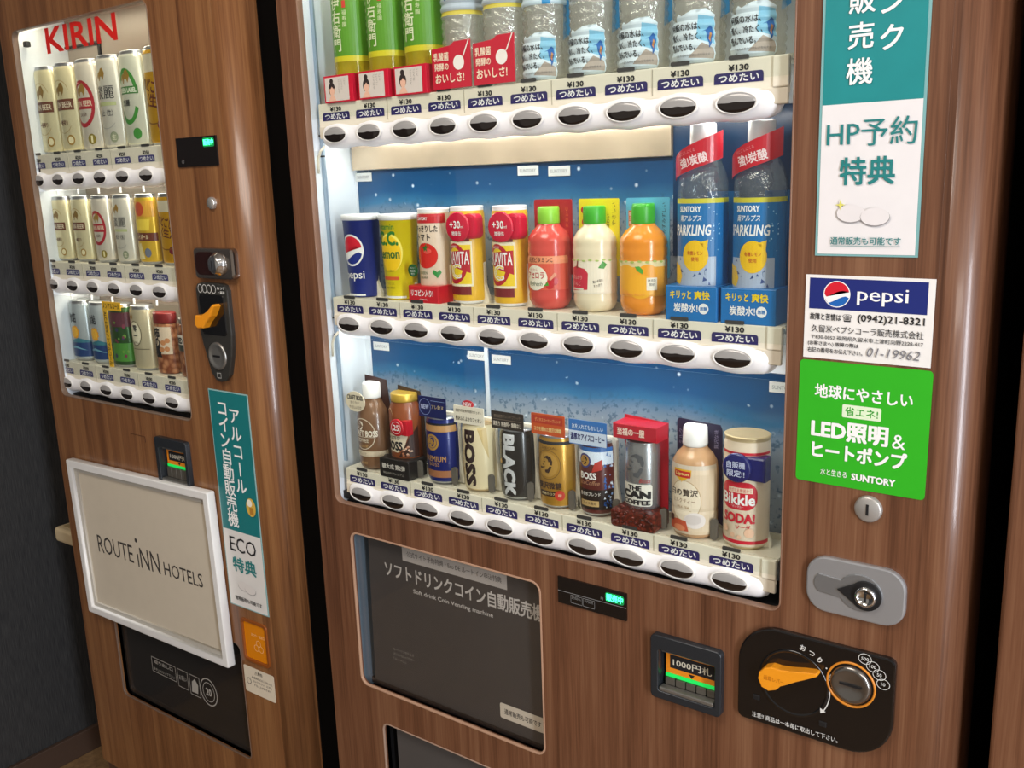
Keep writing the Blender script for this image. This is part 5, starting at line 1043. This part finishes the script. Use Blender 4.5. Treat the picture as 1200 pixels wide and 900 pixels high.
# retrieval bin with smoked flap
Q_(plate('bin_trim', rrect(-.7282, .3338, -.3188, .5612, .0128), [rrect(-.7262, .3358, -.3208, .5592, .012)], -.0106, -.0068, mat('#6f5a4c', .35)))
Q_(MB().box(-.74, -.31, .15, .155, .32, .58, mat('#35322f', .5)).box(-.735, -.729, .012, .15, .32, .58, BLACKM).box(-.318, -.312, .012, .15, .32, .58, BLACKM).box(-.73, -.317, .012, .15, .562, .568, BLACKM).prism([(-.73, .325), (-.317, .325), (-.317, .334), (-.73, .334)], .012, .15, mat('#3f3d3a', .4, .3)).tube([(-.70, .045, .452), (-.34, .045, .452)], .010, mat('#55504a', .35, .4), 12).box(-.69, -.36, .05, .06, .36, .40, mat('#4a4743', .4)).build('bin_housing'))
fl = Q_(lab(MB().prism(rrect(-.7235, .3385, -.3235, .5565, .009), .001, .0035, SMOKE).build('bin_flap'), 'smoked clear hinged flap'))
mk = mat('#a5a19a', .5)
def frame_(q, x0, z0, x1, z1, t=.0012): q.polys([rectp(x0, z0, x1, z0+t), rectp(x0, z1-t, x1, z1), rectp(x0, z0, x0+t, z1), rectp(x1-t, z0, x1, z1)], mk)
q = Print(lambda u, v, h: (u-.022, .001-h, v-.028)); frame_(q, -.605, .440, -.525, .472); frame_(q, -.520, .434, -.487, .472); frame_(q, -.482, .430, -.450, .472)
q.text('取り出し口', -.565, .4635, .008, mk, w=.06, bold=.02).text('手を入れないで下さい', -.565, .4475, .006, mk, w=.07).text('お願い', -.5035, .455, .010, mk, w=.024)
q.poly([(-.477, .436), (-.458, .437), (-.455, .455), (-.464, .466), (-.474, .458)], mk); q.ring(-.423, .452, .026, .028, .0022, mk); q.ring(-.423, .452, .018, .020, .0014, mk); q.text('20', -.423, .452, .014, mk, w=.016, bold=.04)
q.build('flap_lettering', fl)
T, q, w_, h_ = sheet('warning_sticker', 'small cream warning sticker under the orange coin return', 'sticker', -.3145, .4760, -.2345, .5260, .0004, mat('#d8cdb8', .5), .003)
q.text('⚠警告', 0, h_-.008, .0065, INK, w=.020, bold=.02)
for i, t in enumerate(('商品取出口に手を入れ', 'ないで下さい。けがを', 'することがあります')): q.text(t, .008, h_-.018-i*.007, .0042, INK, w=.054-.004*i)
q.ring(-.028, -.003, .006, .006, .001, INK); q.build('sticker_print', T)
# laminated teal sign
T, q, w_, h_ = sheet('laminated_sign', 'narrow laminated teal and white sign under the coin panel of the beer machine', 'sign', -.3315, .636, -.2305, 1.0155, .0009, mat('#93bcbb', .25), rot=0)
q.rect(-w_+.002, .139-h_, w_-.002, h_-.002, mat('#1b7679', .35)); q.rect(-w_+.002, .002-h_, w_-.002, .139-h_, mat('#dedcd8', .4))
q.column('アルコール', .013, h_-.040, .029, PWHITE, .0295, .02); q.column('コイン自動販売機', -.017, h_-.030, .029, PWHITE, .0272, .02)
q.text('ECO', .001, -h_+.115, .026, INK, w=.068, bold=.0).text('特典', .0, -h_+.079, .0255, TEALINK, w=.060, bold=.03)
for a, b_ in ((-.008, .0415), (.010, .0385)): q.circle(a, -h_+b_, .0145, mat('#8f8b8b', .5), .0085); q.circle(a, -h_+b_+.0005, .0141, mat('#dcd8d4', .4), .0081)
q.text('通常販売も可能です', .002, -h_+.0165, .0075, INK, w=.070, bold=.02)
q.poly(circ(.034, h_-.190, .012, .016, 18), mat('#d9b04a', .5)); q.poly(circ(.031, h_-.183, .0065, .0065, 14), mat('#f0ead8', .5)); q.rect(.030, h_-.203, .040, h_-.190, mat('#b07a2a', .5))
q.build('sign_print', T)
# framed hotel board
FB = thing('framed_board', 'white framed hotel board hung across the beer machine front', 'sign', (-.561, -.012, .513))
FB.rotation_euler = (0, math.radians(-1.3), 0)
fw_ = .2265; fh = .320
fr = plate('frame', rrect(-fw_, 0, fw_, fh, .003, 2), [rectp(-fw_+.015, .015, fw_-.015, fh-.015)], -.016, 0, mat('#e6e6e4', .3), FB, .002)
plate('inner_frame', rectp(-fw_+.0145, .0145, fw_-.0145, fh-.0145), [rectp(-fw_+.023, .023, fw_-.023, fh-.023)], -.010, -.001, mat('#b9b4a9', .35), FB, .0005)
MB().box(-fw_+.016, fw_-.016, -.006, -.003, .016, fh-.016, mat('#cdc3b0', .45)).build('board', FB)
q = Print(flat(-.006)); gi = mat('#3f3b38', .5)
q.text('ROUTE', -.108, .1545, .036, gi, w=.122, bold=.0).text('ıNN', .003, .1525, .040, gi, w=.072, bold=.0).circle(-.030, .1855, .0042, gi).text('HOTELS', .110, .1465, .026, gi, w=.116, bold=-.004)
lab(q.build('board_lettering', FB), 'dark hotel lettering')
# beige ledge sticking out at the side of the beer machine
Q_(lab(MB().box(-1.046, -.851, .05, .20, .578, .612, mat('#cbb894', .4), .008, 4).box(-1.030, -.87, .065, .19, .611, .6135, mat('#a08c68', .5), .0008).build('side_ledge'), 'beige ledge at the left side of the machine'))

# ================================================================== THIRD MACHINE (right edge)
t3 = thing('vending_machine', 'wood-clad machine cut off at the right edge of the photo, beyond the dark gap', 'vending machine', (1.2, .3, 0))
def R_(o): o.parent = t3; o.matrix_parent_inverse = Matrix.Translation((-1.2, -.3, 0)); return o
b = MB(); b.box(.847, 1.60, -.010, .03, .12, TOPZ, wood('walnut_laminate', '#4a2c1c', '#6d4731', '#855f45', .34, 0, 9.1), .004, 3); R_(b.build('door_panel'))
R_(MB().box(.860, 1.595, .03, .70, .05, TOPZ-.01, cm).box(.90, 1.56, .06, .66, 0, .05, BLACKM).build('cabinet'))
